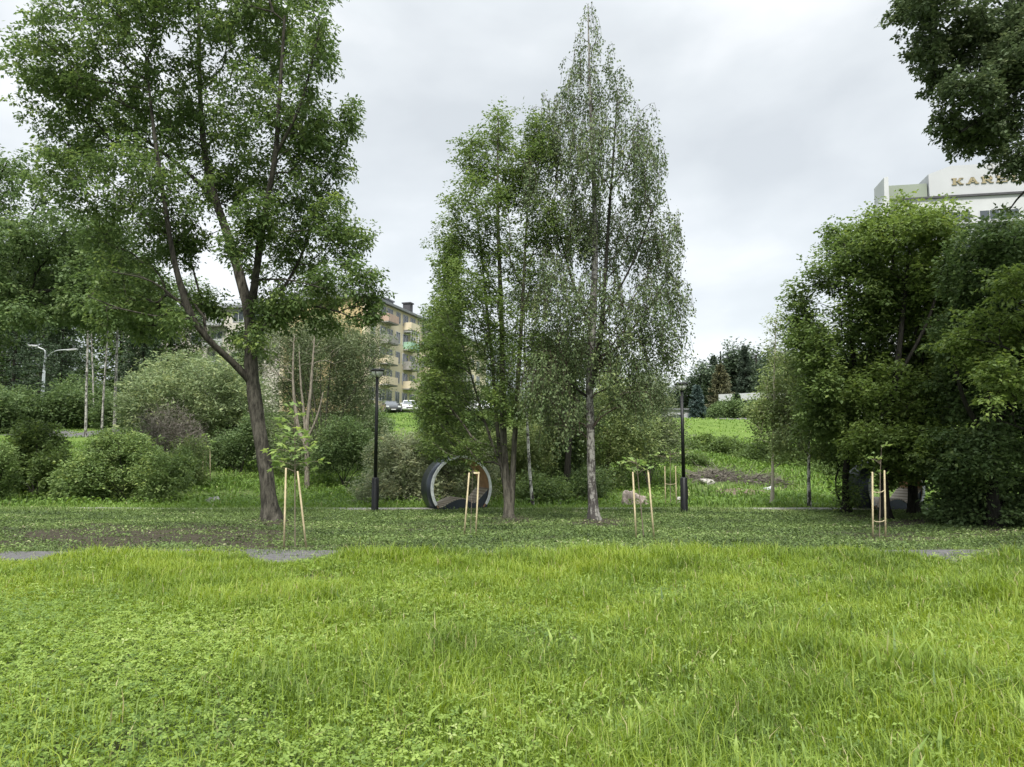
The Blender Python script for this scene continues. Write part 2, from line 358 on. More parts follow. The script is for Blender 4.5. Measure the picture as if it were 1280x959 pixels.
# height of the unmown grass: low where the near path shows through
def gh(x, y):
    px = 640 + 900 * x / y
    edge = np.clip((y - 9.3) / 1.2, 0, 1)
    gap = np.exp(-((px - 25) / 50) ** 2) + np.exp(-((px - 365) / 70) ** 2) + .8 * np.exp(-((px - 1170) / 50) ** 2)
    mid = np.exp(-((px - 760) / 380) ** 2)
    h = .122 + .11 * (hnoise(x, y, 1.4, 3) - .5) + .06 * (hnoise(x, y, 4.1, 13) - .5) + .07 * np.clip(hnoise(x, y, .7, 9) - .55, 0, 1)
    far = (h + .025 + .10 * (hnoise(x, y, 5.1, 19) - .5) + .06 * (hnoise(x, y, 11., 20) - .5)) * (1 - .62 * np.clip(gap, 0, 1)) + .05 * mid - .10 * np.clip((y - 11) / 1.0, 0, 1)
    return np.clip(h * (1 - edge) + far * edge, .05, .4)
def leafy(x, y):     # share of ground-elder against grass: mostly left and near
    s = 1 / (1 + np.exp((x + .9 + .35 * (y - 5)) * 1.3)); near = np.clip((8.8 - y) / 2.2, 0, 1)
    return np.clip(s * near + .22 * (hnoise(x, y, 2.1, 5) > .72), 0, 1)
def gapm(x, y=10.9):
    px = 640 + 900 * x / y
    return np.clip(np.exp(-((px - 10) / 56) ** 4) + np.exp(-((px - 362) / 60) ** 4) + .9 * np.exp(-((px - 1172) / 48) ** 4), 0, 1)
edge_y = lambda x: 10.78 + .16 * np.sin(x * 1.3) + .12 * np.sin(x * 3.7) + .10 * np.sin(x * 8.3 + 1) + .22 * np.sin(x * .45) + 1.2 * (1 - gapm(x))
kg = lambda x, y: (1 - .88 * leafy(x, y)) * (y < edge_y(x)) * (1 - .75 * (hnoise(x, y, 1.9, 11) > .84)) * np.clip(1.15 - .55 * np.clip((y - 10.2) / 1.5, 0, 1), 0, 1)
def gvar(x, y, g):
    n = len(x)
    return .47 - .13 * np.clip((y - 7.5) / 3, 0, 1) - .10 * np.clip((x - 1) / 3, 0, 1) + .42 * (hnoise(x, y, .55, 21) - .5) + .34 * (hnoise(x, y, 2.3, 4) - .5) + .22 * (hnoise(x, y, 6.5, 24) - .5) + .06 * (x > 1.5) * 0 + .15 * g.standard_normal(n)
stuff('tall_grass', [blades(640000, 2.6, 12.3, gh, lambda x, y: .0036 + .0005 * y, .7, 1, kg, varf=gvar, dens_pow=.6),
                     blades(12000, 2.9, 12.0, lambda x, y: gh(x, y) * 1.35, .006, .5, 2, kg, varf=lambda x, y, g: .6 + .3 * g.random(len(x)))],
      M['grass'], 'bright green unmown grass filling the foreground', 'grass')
stuff('ground_elder', [scat_leaves(230000, 2.6, 11.0, .03, .125, .025, .6, 31, lambda x, y: leafy(x, y) * (y < edge_y(x)), trefoil=3, flat=.38, dens_pow=.8),
                       scat_leaves(60000, 2.6, 12.0, .01, .12, .024, .6, 32, lambda x, y: .75 * (y < edge_y(x)), trefoil=2, flat=.6, dens_pow=.8)],
      M['herb'], 'low leafy weeds spreading through the grass at lower left', 'ground cover')
broad = lambda x, y: (.15 + .85 * (hnoise(x, y, 2.6, 41) > .6)) * np.clip(.35 + x * .25, .12, 1)
stuff('broadleaf_weeds', [blades(20000, 2.6, 9.5, lambda x, y: 1.08 * gh(x, y), .021, .55, 51, broad, varf=lambda x, y, g: .5 + .25 * g.standard_normal(len(x)), tilt=.35, dens_pow=.7)],
      M['herb'], 'broad upright dandelion and dock leaves among the grass', 'weeds')
# mown lawn between the two paths, thin over the bare soil patches
okm = lambda x, y: soil_gap(x, y) * (y > 12.1 + .15 * np.sin(x * 2)) * (y < 20.75 + .1 * np.sin(x * 1.7))
mvar = lambda x, y, g: .42 + .55 * (hnoise(x, y * 2.2, 1.1, 62) - .5) + .25 * (hnoise(x, y * 2, 4.3, 63) - .5) + .2 * g.standard_normal(len(x)) + .25 * np.clip((y - 19.6) / 1, 0, 1)
stuff('mown_lawn', [scat_leaves(240000, 12, 21, .004, .05, .042, .5, 61, okm, flat=.8, dens_pow=1, varf=mvar),
                    scat_leaves(36000, 12, 21, .03, .09, .06, .5, 64, lambda x, y: okm(x, y) * (hnoise(x, y * 1.8, 2.6, 65) > .55), flat=.9, dens_pow=1, varf=mvar),
                    blades(72000, 12, 21, .05, .010, .7, 62, okm, varf=lambda x, y, g: .45 + .2 * g.standard_normal(len(x)), tilt=.5),
                    blades(38000, 10.6, 12.5, .06, .009, .7, 63, lambda x, y: .12 + .88 * (hnoise(x, y, 2.3, 6) + .25 * hnoise(x, y, 9, 7) > .70), varf=lambda x, y, g: .5 + .2 * g.standard_normal(len(x)), tilt=.5)],
      M['mown'], 'dark green mown lawn with clover and bare soil patches under the trees', 'lawn')
okb = lambda x, y: np.where(y < 24.5, .9, 1.0) * (.35 + .65 * (hnoise(x, y, .8, 14) > .35)) * (1 - .55 * np.exp(-((x - 10.0) / 2.0) ** 2 - ((y - 31) / 2.0) ** 2))
stuff('bank_grass', [blades(150000, 21.8, 46, lambda x, y: .12 + .16 * hnoise(x, y, .9, 15), lambda x, y: .010 + .0011 * y, .8, 71, okb, tilt=.5, margin=1.08,
                            varf=lambda x, y, g: .5 + .4 * (hnoise(x, y, .5, 16) - .5) + .18 * g.standard_normal(len(x))),
                     scat_leaves(60000, 21.8, 46, .02, .30, .10, .6, 72, okb, flat=.6)],
      M['bankgrass'], 'rough green grass covering the bank behind the far path', 'grass')
stuff('path_edge_grass', [blades(30000, 20.3, 21.0, lambda x, y: .02 + .035 * hnoise(x, y, 1.3, 74) + .07 * (1 - np.clip(np.exp(-((640 + 900 * x / y - 500) / 75) ** 4) + np.exp(-((640 + 900 * x / y - 1070) / 120) ** 4), 0, 1)), .014, .6, 76, None, tilt=.4, varf=lambda x, y, g: .62 + .18 * g.standard_normal(len(x)))], M['mown'],
      'ragged grass creeping over the edge of the far path', 'grass')
stuff('bright_verge', [blades(26000, 21.55, 23.2, .10, .02, .6, 73, None, tilt=.5, varf=lambda x, y, g: .75 + .15 * g.standard_normal(len(x)))], M['bankgrass'],
      'pale green verge of cut grass along the far path', 'grass')
stuff('slope_grass', [blades(60000, 44, 84, lambda x, y: .16 + 0 * x, lambda x, y: .02 + .0009 * y, .8, 81, lambda x, y: np.where(x < 2, 1.0, .35), tilt=.5, margin=1.05,
                             varf=lambda x, y, g: np.where(x < 2, .36, .58) + .3 * (hnoise(x, y, .25, 17) - .5) + .12 * g.standard_normal(len(x)))],
      M['bankgrass'], 'green grass on the slope below the parked cars and the low hall', 'grass')

# ------------------------------------------------------------------ tree machinery
def catmull(P, Rr, step):
    P = [np.array(p, float) for p in P]; out = []; rad = []
    n = len(P)
    for i in range(n - 1):
        p0 = P[max(i - 1, 0)]; p1 = P[i]; p2 = P[i + 1]; p3 = P[min(i + 2, n - 1)]
        k = max(1, int(np.linalg.norm(p2 - p1) / step))
        for j in range(k):
            t = j / k
            out.append(.5 * (2 * p1 + (p2 - p0) * t + (2 * p0 - 5 * p1 + 4 * p2 - p3) * t * t + (3 * p1 - p0 - 3 * p2 + p3) * t ** 3)); rad.append(Rr[i] + (Rr[i + 1] - Rr[i]) * t)
    out.append(P[-1]); rad.append(Rr[-1]); return np.array(out), np.array(rad)
def limb_tubes(polys, nside, flare, g):
    Vs, Qs = [], []; off = 0
    for pi, (P, Rr) in enumerate(polys):
        d = unit(np.gradient(P, axis=0)); ref = np.array([.13, .97, .1]); u = unit(np.cross(d, ref)); w = np.cross(d, u)
        a = np.linspace(0, 2 * np.pi, nside, endpoint=False)
        zz = P[:, 2]
        rr = Rr[:, None] * (1 + .07 * np.sin(3 * a[None] + 2 * zz[:, None] + pi) + .05 * np.sin(5 * a[None] - 3.1 * zz[:, None]) + .04 * g.standard_normal((len(P), nside)))
        if pi == 0 and flare:
            f = np.exp(-np.clip(zz - zz[0], 0, 9) / .22)[:, None]; rr = rr * (1 + f * (.55 + .40 * np.sin(5 * a[None] + 1.0)))
        V = P[:, None] + (u[:, None] * np.cos(a)[None, :, None] + w[:, None] * np.sin(a)[None, :, None]) * rr[..., None]
        m = len(P); i = (np.arange(m - 1)[:, None] * nside + np.arange(nside)[None]); j = (np.arange(m - 1)[:, None] * nside + (np.arange(nside)[None] + 1) % nside)
        Qs.append(np.stack([i, j, j + nside, i + nside], -1).reshape(-1, 4) + off); Vs.append(V.reshape(-1, 3)); off += m * nside
    return np.concatenate(Vs), np.concatenate(Qs)
def grow(polys, pts, bf=.35, down=.6, r0=.0045, rexp=.5, curve=.22):
    pos = []; plen = []; par = []; dr = []; fixed = []
    for P, Rr in polys:
        first = len(pos)
        base_len = 0
        if first:
            dd = np.linalg.norm(np.array(pos) - P[0], axis=1); j = int(dd.argmin()); base_len = plen[j]
        acc = base_len
        for k in range(len(P)):
            if k: acc += np.linalg.norm(P[k] - P[k - 1])
            pos.append(P[k]); plen.append(acc); par.append(-1); fixed.append(Rr[k])
            dr.append(unit(P[min(k + 1, len(P) - 1)] - P[max(k - 1, 0)]))
    ns = len(pos); cap = ns + 2 * len(pts)
    A = np.zeros((cap, 3)); A[:ns] = pos; PL = np.zeros(cap); PL[:ns] = plen; D = np.zeros((cap, 3)); D[:ns] = dr; parent = -np.ones(cap, int); FR = np.zeros(cap); FR[:ns] = fixed
    # no branches from the lowest bare trunk
    allowed = np.ones(cap, bool); zmin = pts[:, 2].min(); low = A[:ns, 2] < zmin - .9
    if low.all(): low[:] = False
    allowed[:ns] = ~low
    sd_ = np.array([np.min(((A[:ns] - p) ** 2).sum(1)) for p in pts]); order = np.argsort(sd_)
    n = ns; tips = []
    for q in order:
        p = pts[q]; df = p - A[:n]; dist = np.sqrt((df ** 2).sum(1))
        cost = dist + bf * PL[:n] + down * np.clip(A[:n, 2] - p[2], 0, 9) + np.where(allowed[:n], 0, 1e6)
        j = int(cost.argmin()); v = p - A[j]; Ln = dist[j]
        if Ln < 1e-4: continue
        mid = A[j] + .5 * v + curve * Ln * (D[j] - v / Ln) * .6
        A[n] = mid; PL[n] = PL[j] + Ln * .5; parent[n] = j; D[n] = v / Ln
        A[n + 1] = p; PL[n + 1] = PL[j] + Ln; parent[n + 1] = n; D[n + 1] = unit(p - mid); tips.append(n + 1); n += 2
    cnt = np.zeros(n)
    for i in range(n - 1, ns - 1, -1):
        if cnt[i] == 0: cnt[i] = 1
        cnt[parent[i]] += cnt[i]
    rad = r0 * np.maximum(cnt, 1) ** rexp
    E = np.arange(ns, n); Pp = parent[E]
    r1 = rad[E]; r0_ = np.where(Pp < ns, np.minimum(rad[Pp], FR[Pp] * .75), rad[Pp]); r1 = np.minimum(r1, r0_)
    r0_ = np.minimum(r0_, r1 * 1.7)
    return A[Pp], A[E], r0_, r1, np.array([A[t] for t in tips]), np.array([D[t] for t in tips])
def frusta(a, b, ra, rb, ns=4):
    d = unit(b - a); u = unit(np.cross(d, np.array([.31, .2, .93]))); w = np.cross(d, u); an = np.linspace(0, 2 * np.pi, ns, endpoint=False)
    ring = u[:, None] * np.cos(an)[None, :, None] + w[:, None] * np.sin(an)[None, :, None]
    b2 = b + d * (rb * .5)[:, None]
    V = np.concatenate([a[:, None] + ring * ra[:, None, None], b2[:, None] + ring * rb[:, None, None]], 1).reshape(-1, 3)
    i = 2 * ns * np.arange(len(a)); Q = []
    for k in range(ns):
        k2 = (k + 1) % ns; Q.append(np.stack([i + k, i + k2, i + ns + k2, i + ns + k], -1))
    return V, np.concatenate(Q)
def leaf_cards(tips, dirs, per, spread, size, ratio, g, flat=.45, droop=.25, zflat=.6, hang=0, clumpvar=.13, var0=.45):
    n = len(tips)
    K = per; c = np.repeat(tips, K, 0); dd = np.repeat(dirs, K, 0); m = len(c)
    if hang:       # leaves strung along hanging twigs
        t = g.random(m); off = g.standard_normal((m, 3)) * spread * .30
        wl = np.repeat(hang * (.5 + g.random(n)), K); c = c + off + dd * (t * .25)[:, None] * np.array([1, 1, .2]); c[:, 2] -= t ** 1.4 * wl
    else:
        off = g.standard_normal((m, 3)); off = off / np.maximum(1, np.linalg.norm(off, axis=1, keepdims=True) / 1.9)
        off[:, 2] *= zflat; rad = np.sqrt((off[:, :2] ** 2).sum(1)); off[:, 2] -= .18 * rad
        t = g.random(m); ln = np.repeat(spread * (2.4 + 2.2 * g.random(n) ** 2), K)
        c = c + off * spread * (.80 - .45 * t)[:, None] + dd * ((t - .42) * ln)[:, None]
    az = g.random(m) * 6.283; a = np.stack([np.cos(az), np.sin(az), -droop + .35 * g.standard_normal(m)], -1) + .5 * unit(c - np.repeat(tips, K, 0)) + .3 * dd; a = unit(a)
    nn = np.stack([flat * g.standard_normal(m), flat * g.standard_normal(m), np.ones(m)], -1); nn = unit(nn - a * (nn * a).sum(-1, keepdims=True)); s = np.cross(nn, a)
    S = (size * (.55 + .8 * g.random(m)))[:, None]
    V = np.stack([c, c + a * S * .45 + s * S * ratio * .5 + nn * S * .07, c + a * S - nn * S * .1, c + a * S * .45 - s * S * ratio * .5 + nn * S * .07], 1).reshape(-1, 3)
    v = np.repeat(var0 + clumpvar * g.standard_normal(n), K) + .15 * g.standard_normal(m)
    i = 4 * np.arange(m)
    return V, np.stack([i, i + 1, i + 2, i + 3], -1), np.clip(np.repeat(v, 4), 0, 1)
def crown_points(clumps, d, n, g, depth=None, gap=.0, gs=.55, seed=0):
    cx = np.mean([c[0] for c in clumps]); hw = max(abs(c[0] - cx) + c[2] for c in clumps)
    D0 = depth if depth else hw / FPX * d * .8
    info = []
    for c in clumps:
        px, py, rx, ry = c[:4]; dy = c[4] if len(c) > 4 else g.uniform(-1, 1) * D0 * .55 * math.sqrt(max(.05, 1 - ((px - cx) / hw) ** 2))
        dd = d + dy; p = R(px, py, dd); a, b = rx / FPX * dd, ry / FPX * dd; info.append((np.array(p), np.array([a, min(D0 * .62, max(a, b) * 1.25), b]), a * b))
    w = np.array([i[2] ** .9 * (c[5] if len(c) > 5 else 1) for i, c in zip(info, clumps)]); w /= w.sum(); out = []
    while len(out) < n:
        k = g.choice(len(info), p=w); q = g.standard_normal(3); q /= np.linalg.norm(q); q *= g.random() ** (1 / 2.4)
        p = info[k][0] + q * info[k][1]
        if gap and noise.noise(Vector(p) / gs + Vector((seed, 0, 0))) < -.32 + gap: continue
        if p[2] < H(p[0], p[1]) + .12: continue
        out.append(p)
    return np.array(out)
def tree(name, label, cat, base, skel, clumps, d, n, per, lmat, bmat, size=.09, ratio=.6, spread=.24, depth=None, gap=.12, gs=.9, bf=.3, down=.6, r0=.0045, hang=0, flat=.45, droop=.25,
         zflat=.6, seed=1, nside=12, flare=True, group=None, trunk_name='trunk', twigmat=None, clumpvar=.13, leafname='crown', rexp=.5, var0=.45, limbmat=None):
    """skel: polylines of (px, py, depth offset, radius m) whose first is the trunk; base: (px, depth)"""
    g = np.random.default_rng(seed); b = G(base[0], base[1]); B = np.array(b)
    polys = []
    for k, pl in enumerate(skel):
        P = [np.array(R(q[0], q[1], d + q[2])) for q in pl]
        if k == 0 or trunk_name == 'stems' or pl[0][1] > 9e3: P[0] = np.array(G(pl[0][0], d + pl[0][2])); P[0][2] -= .06
        polys.append(catmull([p - B for p in P], [q[3] for q in pl], .22))
    pts = crown_points(clumps, d, n, g, depth, gap, gs, seed) - B
    root = empty(name, b, label, cat, group)
    V, Q = limb_tubes(polys[:1] if limbmat else polys, nside, flare, g); link(trunk_name, np_mesh(trunk_name, V, Q, smooth=True), bmat, root)
    if limbmat:
        for pl in polys[1:]: V, Q = limb_tubes([pl], 9, False, g); link('limb', np_mesh('limb', V, Q, smooth=True), limbmat, root)
    a, bb, ra, rb, tips, dirs = grow(polys, pts, bf, down, r0, rexp)
    V, Q = frusta(a, bb, ra, rb)
    if hang:        # thin drooping twigs
        m = len(tips); e1 = tips + dirs * .12; e1[:, 2] -= .06; e2 = tips + dirs * np.array([.22, .22, 0]); e2[:, 2] -= hang * (.5 + .5 * g.random(m))
        V2, Q2 = frusta(np.concatenate([tips, e1]), np.concatenate([e1, e2]), np.full(2 * m, .004), np.full(2 * m, .003), 3)
        V, Q = np.concatenate([V, V2]), np.concatenate([Q, Q2 + len(V)])
    link('branches', np_mesh('branches', V, Q), twigmat or bmat, root)
    V, Q, v = leaf_cards(tips, dirs, per, spread, size, ratio, g, flat, droop, zflat, hang, clumpvar, var0)
    link(leafname, np_mesh(leafname, V, Q, None, v), lmat, root)
    return root
def bush(name, label, cat, px, d, clumps, n, per, lmat, bmat, size=.06, ratio=.45, spread=.16, depth=None, gap=.1, seed=1, stems=6, zflat=.85, flat=.8, droop=0, group=None, gs=.5, rst=.02, clumpvar=.12, var0=.45):
    g = np.random.default_rng(seed); sk = []
    zs = [c[1] for c in clumps]
    for k in range(stems):
        c = clumps[k % len(clumps)]; dx = g.uniform(-6, 6) * 20 / d; dy = g.uniform(-.25, .25)
        bx = px + dx; p0 = G(bx, d + dy)
        # pixel row of the ground there
        v = (p0.z - EYE) / (d + dy); py0 = HORIZON - v * FPX
        tx = c[0] + g.uniform(-.4, .4) * c[2]; ty = c[1] + g.uniform(-.2, .4) * c[3]
        sk.append([(bx, py0, dy, rst), (bx + (tx - bx) * .35, py0 + (ty - py0) * .5, dy * 1.5, rst * .8), (tx, ty, dy * 2.5, rst * .45)])
    return tree(name, label, cat, (px, d), sk, clumps, d, n, per, lmat, bmat, size, ratio, spread, depth, gap, gs, .25, .3, .0035, 0, flat, droop, zflat, seed, 6, False, group, 'stems', leafname='foliage', clumpvar=clumpvar, var0=var0)

# ------------------------------------------------------------------ buildings
M['yellow'] = plain('yellow_render', (.60, .53, .385), .9, 0, .5, .10, .1)
M['ochre'] = plain('ochre_render', (.42, .33, .18), .9, 0, .5, .10, .1)
M['palewall'] = plain('pale_brick_wall', (.46, .44, .39), .9, 0, .6, .10, .1)
M['white'] = plain('white_paint', (.42, .43, .44), .7, 0, .4, .05)
M['offwhite'] = plain('off_white_panel', (.38, .39, .405), .7, 0, .3, .05)
M['greenpanel'] = plain('grey_green_panel', (.21, .24, .195), .7, 0, .3, .06)
M['roof'] = plain('grey_sheet_roof', (.17, .18, .19), .7, 0, 2, .2)
M['dark'] = plain('dark_trim', (.05, .05, .055), .7, 0, 2, .2)
M['mint'] = plain('mint_panel', (.28, .44, .33), .7, 0, 2, .1)
M['redbrown'] = plain('red_brown_panel', (.38, .28, .22), .8, 0, 2, .15)
M['concrete'] = plain('concrete', (.28, .275, .26), .9, 0, 3, .15, .2)
M['gold'] = plain('dull_gold', (.25, .215, .13), .55, .3, 2, .1)
mg, tg, pg_, og = new_mat('window_glass'); M['glass'] = mg
pg_.inputs['Base Color'].default_value = (.05, .06, .07, 1); pg_.inputs['Roughness'].default_value = .08; pg_.inputs['Specular IOR Level'].default_value = .8
M['pole_grey'] = plain('pale_grey_pole', (.60, .63, .63), .6, 0, .6, .06)
M['metal'] = plain('galvanised_steel', (.42, .44, .45), .5, .5, 5, .1)

def window(root, Mx, x, z, w, h, name='window', trim=.09, mull=1):
    """frame proud of the wall with a pane set back inside it; facade plane y=0 facing -y in local coordinates"""
    f = MB()
    f.box((x - w / 2 - trim, -.06, z - h / 2 - trim), (x + w / 2 + trim, .02, z - h / 2)); f.box((x - w / 2 - trim, -.06, z + h / 2), (x + w / 2 + trim, .02, z + h / 2 + trim))
    f.box((x - w / 2 - trim, -.06, z - h / 2), (x - w / 2, .02, z + h / 2)); f.box((x + w / 2, -.06, z - h / 2), (x + w / 2 + trim, .02, z + h / 2))
    for k in range(1, mull + 1):
        xx = x - w / 2 + w * k / (mull + 1); f.box((xx - .035, -.055, z - h / 2), (xx + .035, .02, z + h / 2))
    f.bm.transform(Mx); o = f.build(name, M['white'], root)
    p = MB(); p.box((x - w / 2, -.02, z - h / 2), (x + w / 2, .018, z + h / 2)); p.bm.transform(Mx); p.build('pane', M['glass'], o)
    return o
def khrushchyovka():
    base = G(456, 89.4); base.z = 6.1
    root = empty('apartment_building', base, 'yellow five-storey apartment block with balconies, receding behind the parked cars', 'apartment building')
    zt = 21.4 - base.z; g0 = 7.0 - base.z
    ang = math.atan2(16, 4.9)              # the long facade runs away from the camera
    Lf, Dp = 46, 12.5
    # local frame: x along the facade, -y out of the facade (towards the car park)
    Mf = Matrix.Rotation(ang, 4, 'Z')
    w = MB(); w.box((0, 0, -.6), (Lf, Dp, zt)); w.bm.transform(Mf); w.build('wall', M['yellow'], root)
    w = MB(); w.box((-.03, .6, -.6), (-.002, Dp - .6, zt - .1)); w.bm.transform(Mf); w.build('end_panel', M['ochre'], root)
    r = MB(); r.box((-.5, -.55, zt), (Lf + .5, Dp + .5, zt + .32)); r.prism([(-.5, zt + .32), (Dp / 2, zt + 2.3), (Dp + .5, zt + .32)], -.4, Lf + .4, 'x'); r.bm.transform(Mf)
    ro = r.build('roof', M['roof'], root)
    for xx, hh, ww, mat in ((6, 3.3, 1.2, 'offwhite'), (11, 2.2, 2.4, 'roof'), (19, 3.2, 1.0, 'dark'), (30, 2.6, 1.4, 'roof')):
        c = MB(); c.box((xx, 3.0, zt + .4), (xx + ww, 3.0 + 1.2, zt + hh)); c.box((xx - .15, 2.85, zt + hh), (xx + ww + .15, 4.35, zt + hh + .18)); c.bm.transform(Mf); c.build('chimney', M[mat], ro)
    s = MB(); s.box((0, -.04, g0 - .5), (Lf, -.004, g0 + .9)); s.bm.transform(Mf); s.build('plinth', M['concrete'], root)
    fh = 2.75; z0 = g0 + 2.3
    cols = [1.6, 4.4, 6.4, 8.9, 11.2, 13.6, 17.4, 20.2, 23.2, 26.4, 29.4, 32.4, 35.4, 38.4, 41.4]
    for fl in range(5):
        for ci, x in enumerate(cols):
            window(root, Mf, x, z0 + fl * fh, 1.5 if ci % 3 else 1.1, 1.45, mull=1)
    for ci, x in enumerate((5.2, 12.1, 18.8, 27.9, 33.9)):
        for fl in range(1, 5):
            z = z0 + fl * fh - 1.35
            col = 'mint' if (ci, fl) == (1, 3) else ('redbrown' if (ci, fl) in ((0, 4), (2, 1)) else ('yellow' if (ci + fl) % 3 else 'concrete'))
            b = MB(); b.box((x - 1.5, -1.15, z - .15), (x + 1.5, -.003, z)); b.bm.transform(Mf); bo = b.build('balcony', M['concrete'], root)
            b = MB(); b.box((x - 1.5, -1.2, z + .002), (x + 1.5, -1.13, z + 1.0)); b.box((x - 1.5, -1.128, z + .002), (x - 1.43, -.003, z + 1.0)); b.box((x + 1.43, -1.128, z + .002), (x + 1.5, -.003, z + 1.0)); b.bm.transform(Mf)
            b.build('railing', M[col], bo)
            if (ci, fl) in ((1, 3), (3, 2), (2, 4)):
                b = MB()
                for k in range(5): b.box((x - 1.5 + k * .72, -1.19, z + 1.0), (x - 1.42 + k * .72, -1.14, z + 2.4))
                b.box((x - 1.5, -1.2, z + 2.4), (x + 1.5, -.003, z + 2.5)); b.bm.transform(Mf); b.build('glazing_frame', M['white'], bo)
    for x in (15.4, 24.8, 37):
        p = MB(); p.tube([(x, -.12, g0), (x, -.12, zt)], .07, 8); p.bm.transform(Mf); p.build('downpipe', M['metal'], root)
khrushchyovka()
def grey_block():
    b0 = G(150, 100); b1 = G(352, 96); base = Vector((b0.x, b0.y, 6.2))
    root = empty('apartment_building', base, 'pale brick apartment block with white-framed windows, half hidden behind the large leaning tree', 'apartment building')
    ang = math.atan2(b1.y - b0.y, b1.x - b0.x); Lf = (Vector((b1.x - b0.x, b1.y - b0.y))).length; Mf = Matrix.Rotation(ang, 4, 'Z'); zt = 21.5 - base.z
    w = MB(); w.box((0, 0, -1), (Lf, 12, zt)); w.bm.transform(Mf); w.build('wall', M['palewall'], root)
    r = MB(); r.box((-.5, -.6, zt), (Lf + .5, 12.5, zt + .35)); r.prism([(-.6, zt + .35), (6, zt + 2.2), (12.5, zt + .35)], -.4, Lf + .4, 'x'); r.bm.transform(Mf); r.build('roof', M['roof'], root)
    for fl in range(5):
        for k in range(7): window(root, Mf, 1.8 + k * 3.1, 2.6 + fl * 2.9, 1.5, 1.5, mull=1)
    for fl in range(1, 5):
        for k in (1, 4):
            x = 1.8 + k * 3.1; z = 2.6 + fl * 2.9 - 1.3
            b = MB(); b.box((x - 1.4, -1.1, z - .14), (x + 1.4, -.003, z)); b.bm.transform(Mf); bo = b.build('balcony', M['concrete'], root)
            b = MB(); b.box((x - 1.4, -1.15, z + .002), (x + 1.4, -1.09, z + .95)); b.bm.transform(Mf); b.build('railing', M['offwhite'], bo)
grey_block()

def text_mesh(name, txt, size, depth, mat, parent, loc, rot, bold=0):
    cu = bpy.data.curves.new(name, 'FONT'); cu.body = txt; cu.size = size; cu.extrude = depth; cu.offset = bold; cu.space_character = 1.25
    o = bpy.data.objects.new(name, cu); COL.objects.link(o); dg = bpy.context.evaluated_depsgraph_get(); me = bpy.data.meshes.new_from_object(o.evaluated_get(dg))
    bpy.data.objects.remove(o); bpy.data.curves.remove(cu); me.materials.clear()
    q = link(name, me, mat, parent); q.location = loc; q.rotation_euler = rot; return q
# serif capitals as polygons: stems with slab serifs, since the sign is set in heavy slab letters
def slab_letter(ch, w=1.0, h=1.0, t=.24):
    s = .13; P = []
    def bar(x0, z0, x1, z1): P.append([(x0, z0), (x1, z0), (x1, z1), (x0, z1)])
    def diag(xa, za, xb, zb, tt=t): P.append([(xa, za), (xa + tt, za), (xb + tt, zb), (xb, zb)])
    def stem(x): bar(x, 0, x + t, h); bar(x - .1, 0, x, s); bar(x + t, 0, x + t + .1, s); bar(x - .1, h - s, x, h); bar(x + t, h - s, x + t + .1, h)
    if ch == 'K': stem(.1); diag(.34, .42, .72, h); diag(.72, 0, .36, .58); bar(.65, 0, 1.02, s - .002); bar(.65, h - s + .002, 1.02, h - .003)
    if ch == 'A': diag(.06, 0, .40, h); diag(.76, 0, .40, h); bar(.3, .25, .76, .40); bar(-.04, 0, .06, s); bar(1.0, 0, 1.08, s)
    if ch == 'R': stem(.1); bar(.34, h - s, .8, h - .003); bar(.34, .42, .8, .42 + s); bar(.72, .5, .72 + t, h - .1); diag(.74, 0, .42, .45); bar(.98, 0, 1.06, s)
    if ch == 'E': stem(.1); bar(.44, 0, .98, s + .03); bar(.34, .44, .8, .44 + s); bar(.44, h - s - .03, .98, h); bar(.86, .1, .98, .34); bar(.86, .68, .98, .9)
    if ch == 'L': stem(.1); bar(.44, 0, .98, s + .03); bar(.86, .1, .98, .36)
    if ch == 'I': stem(.3)
    return P
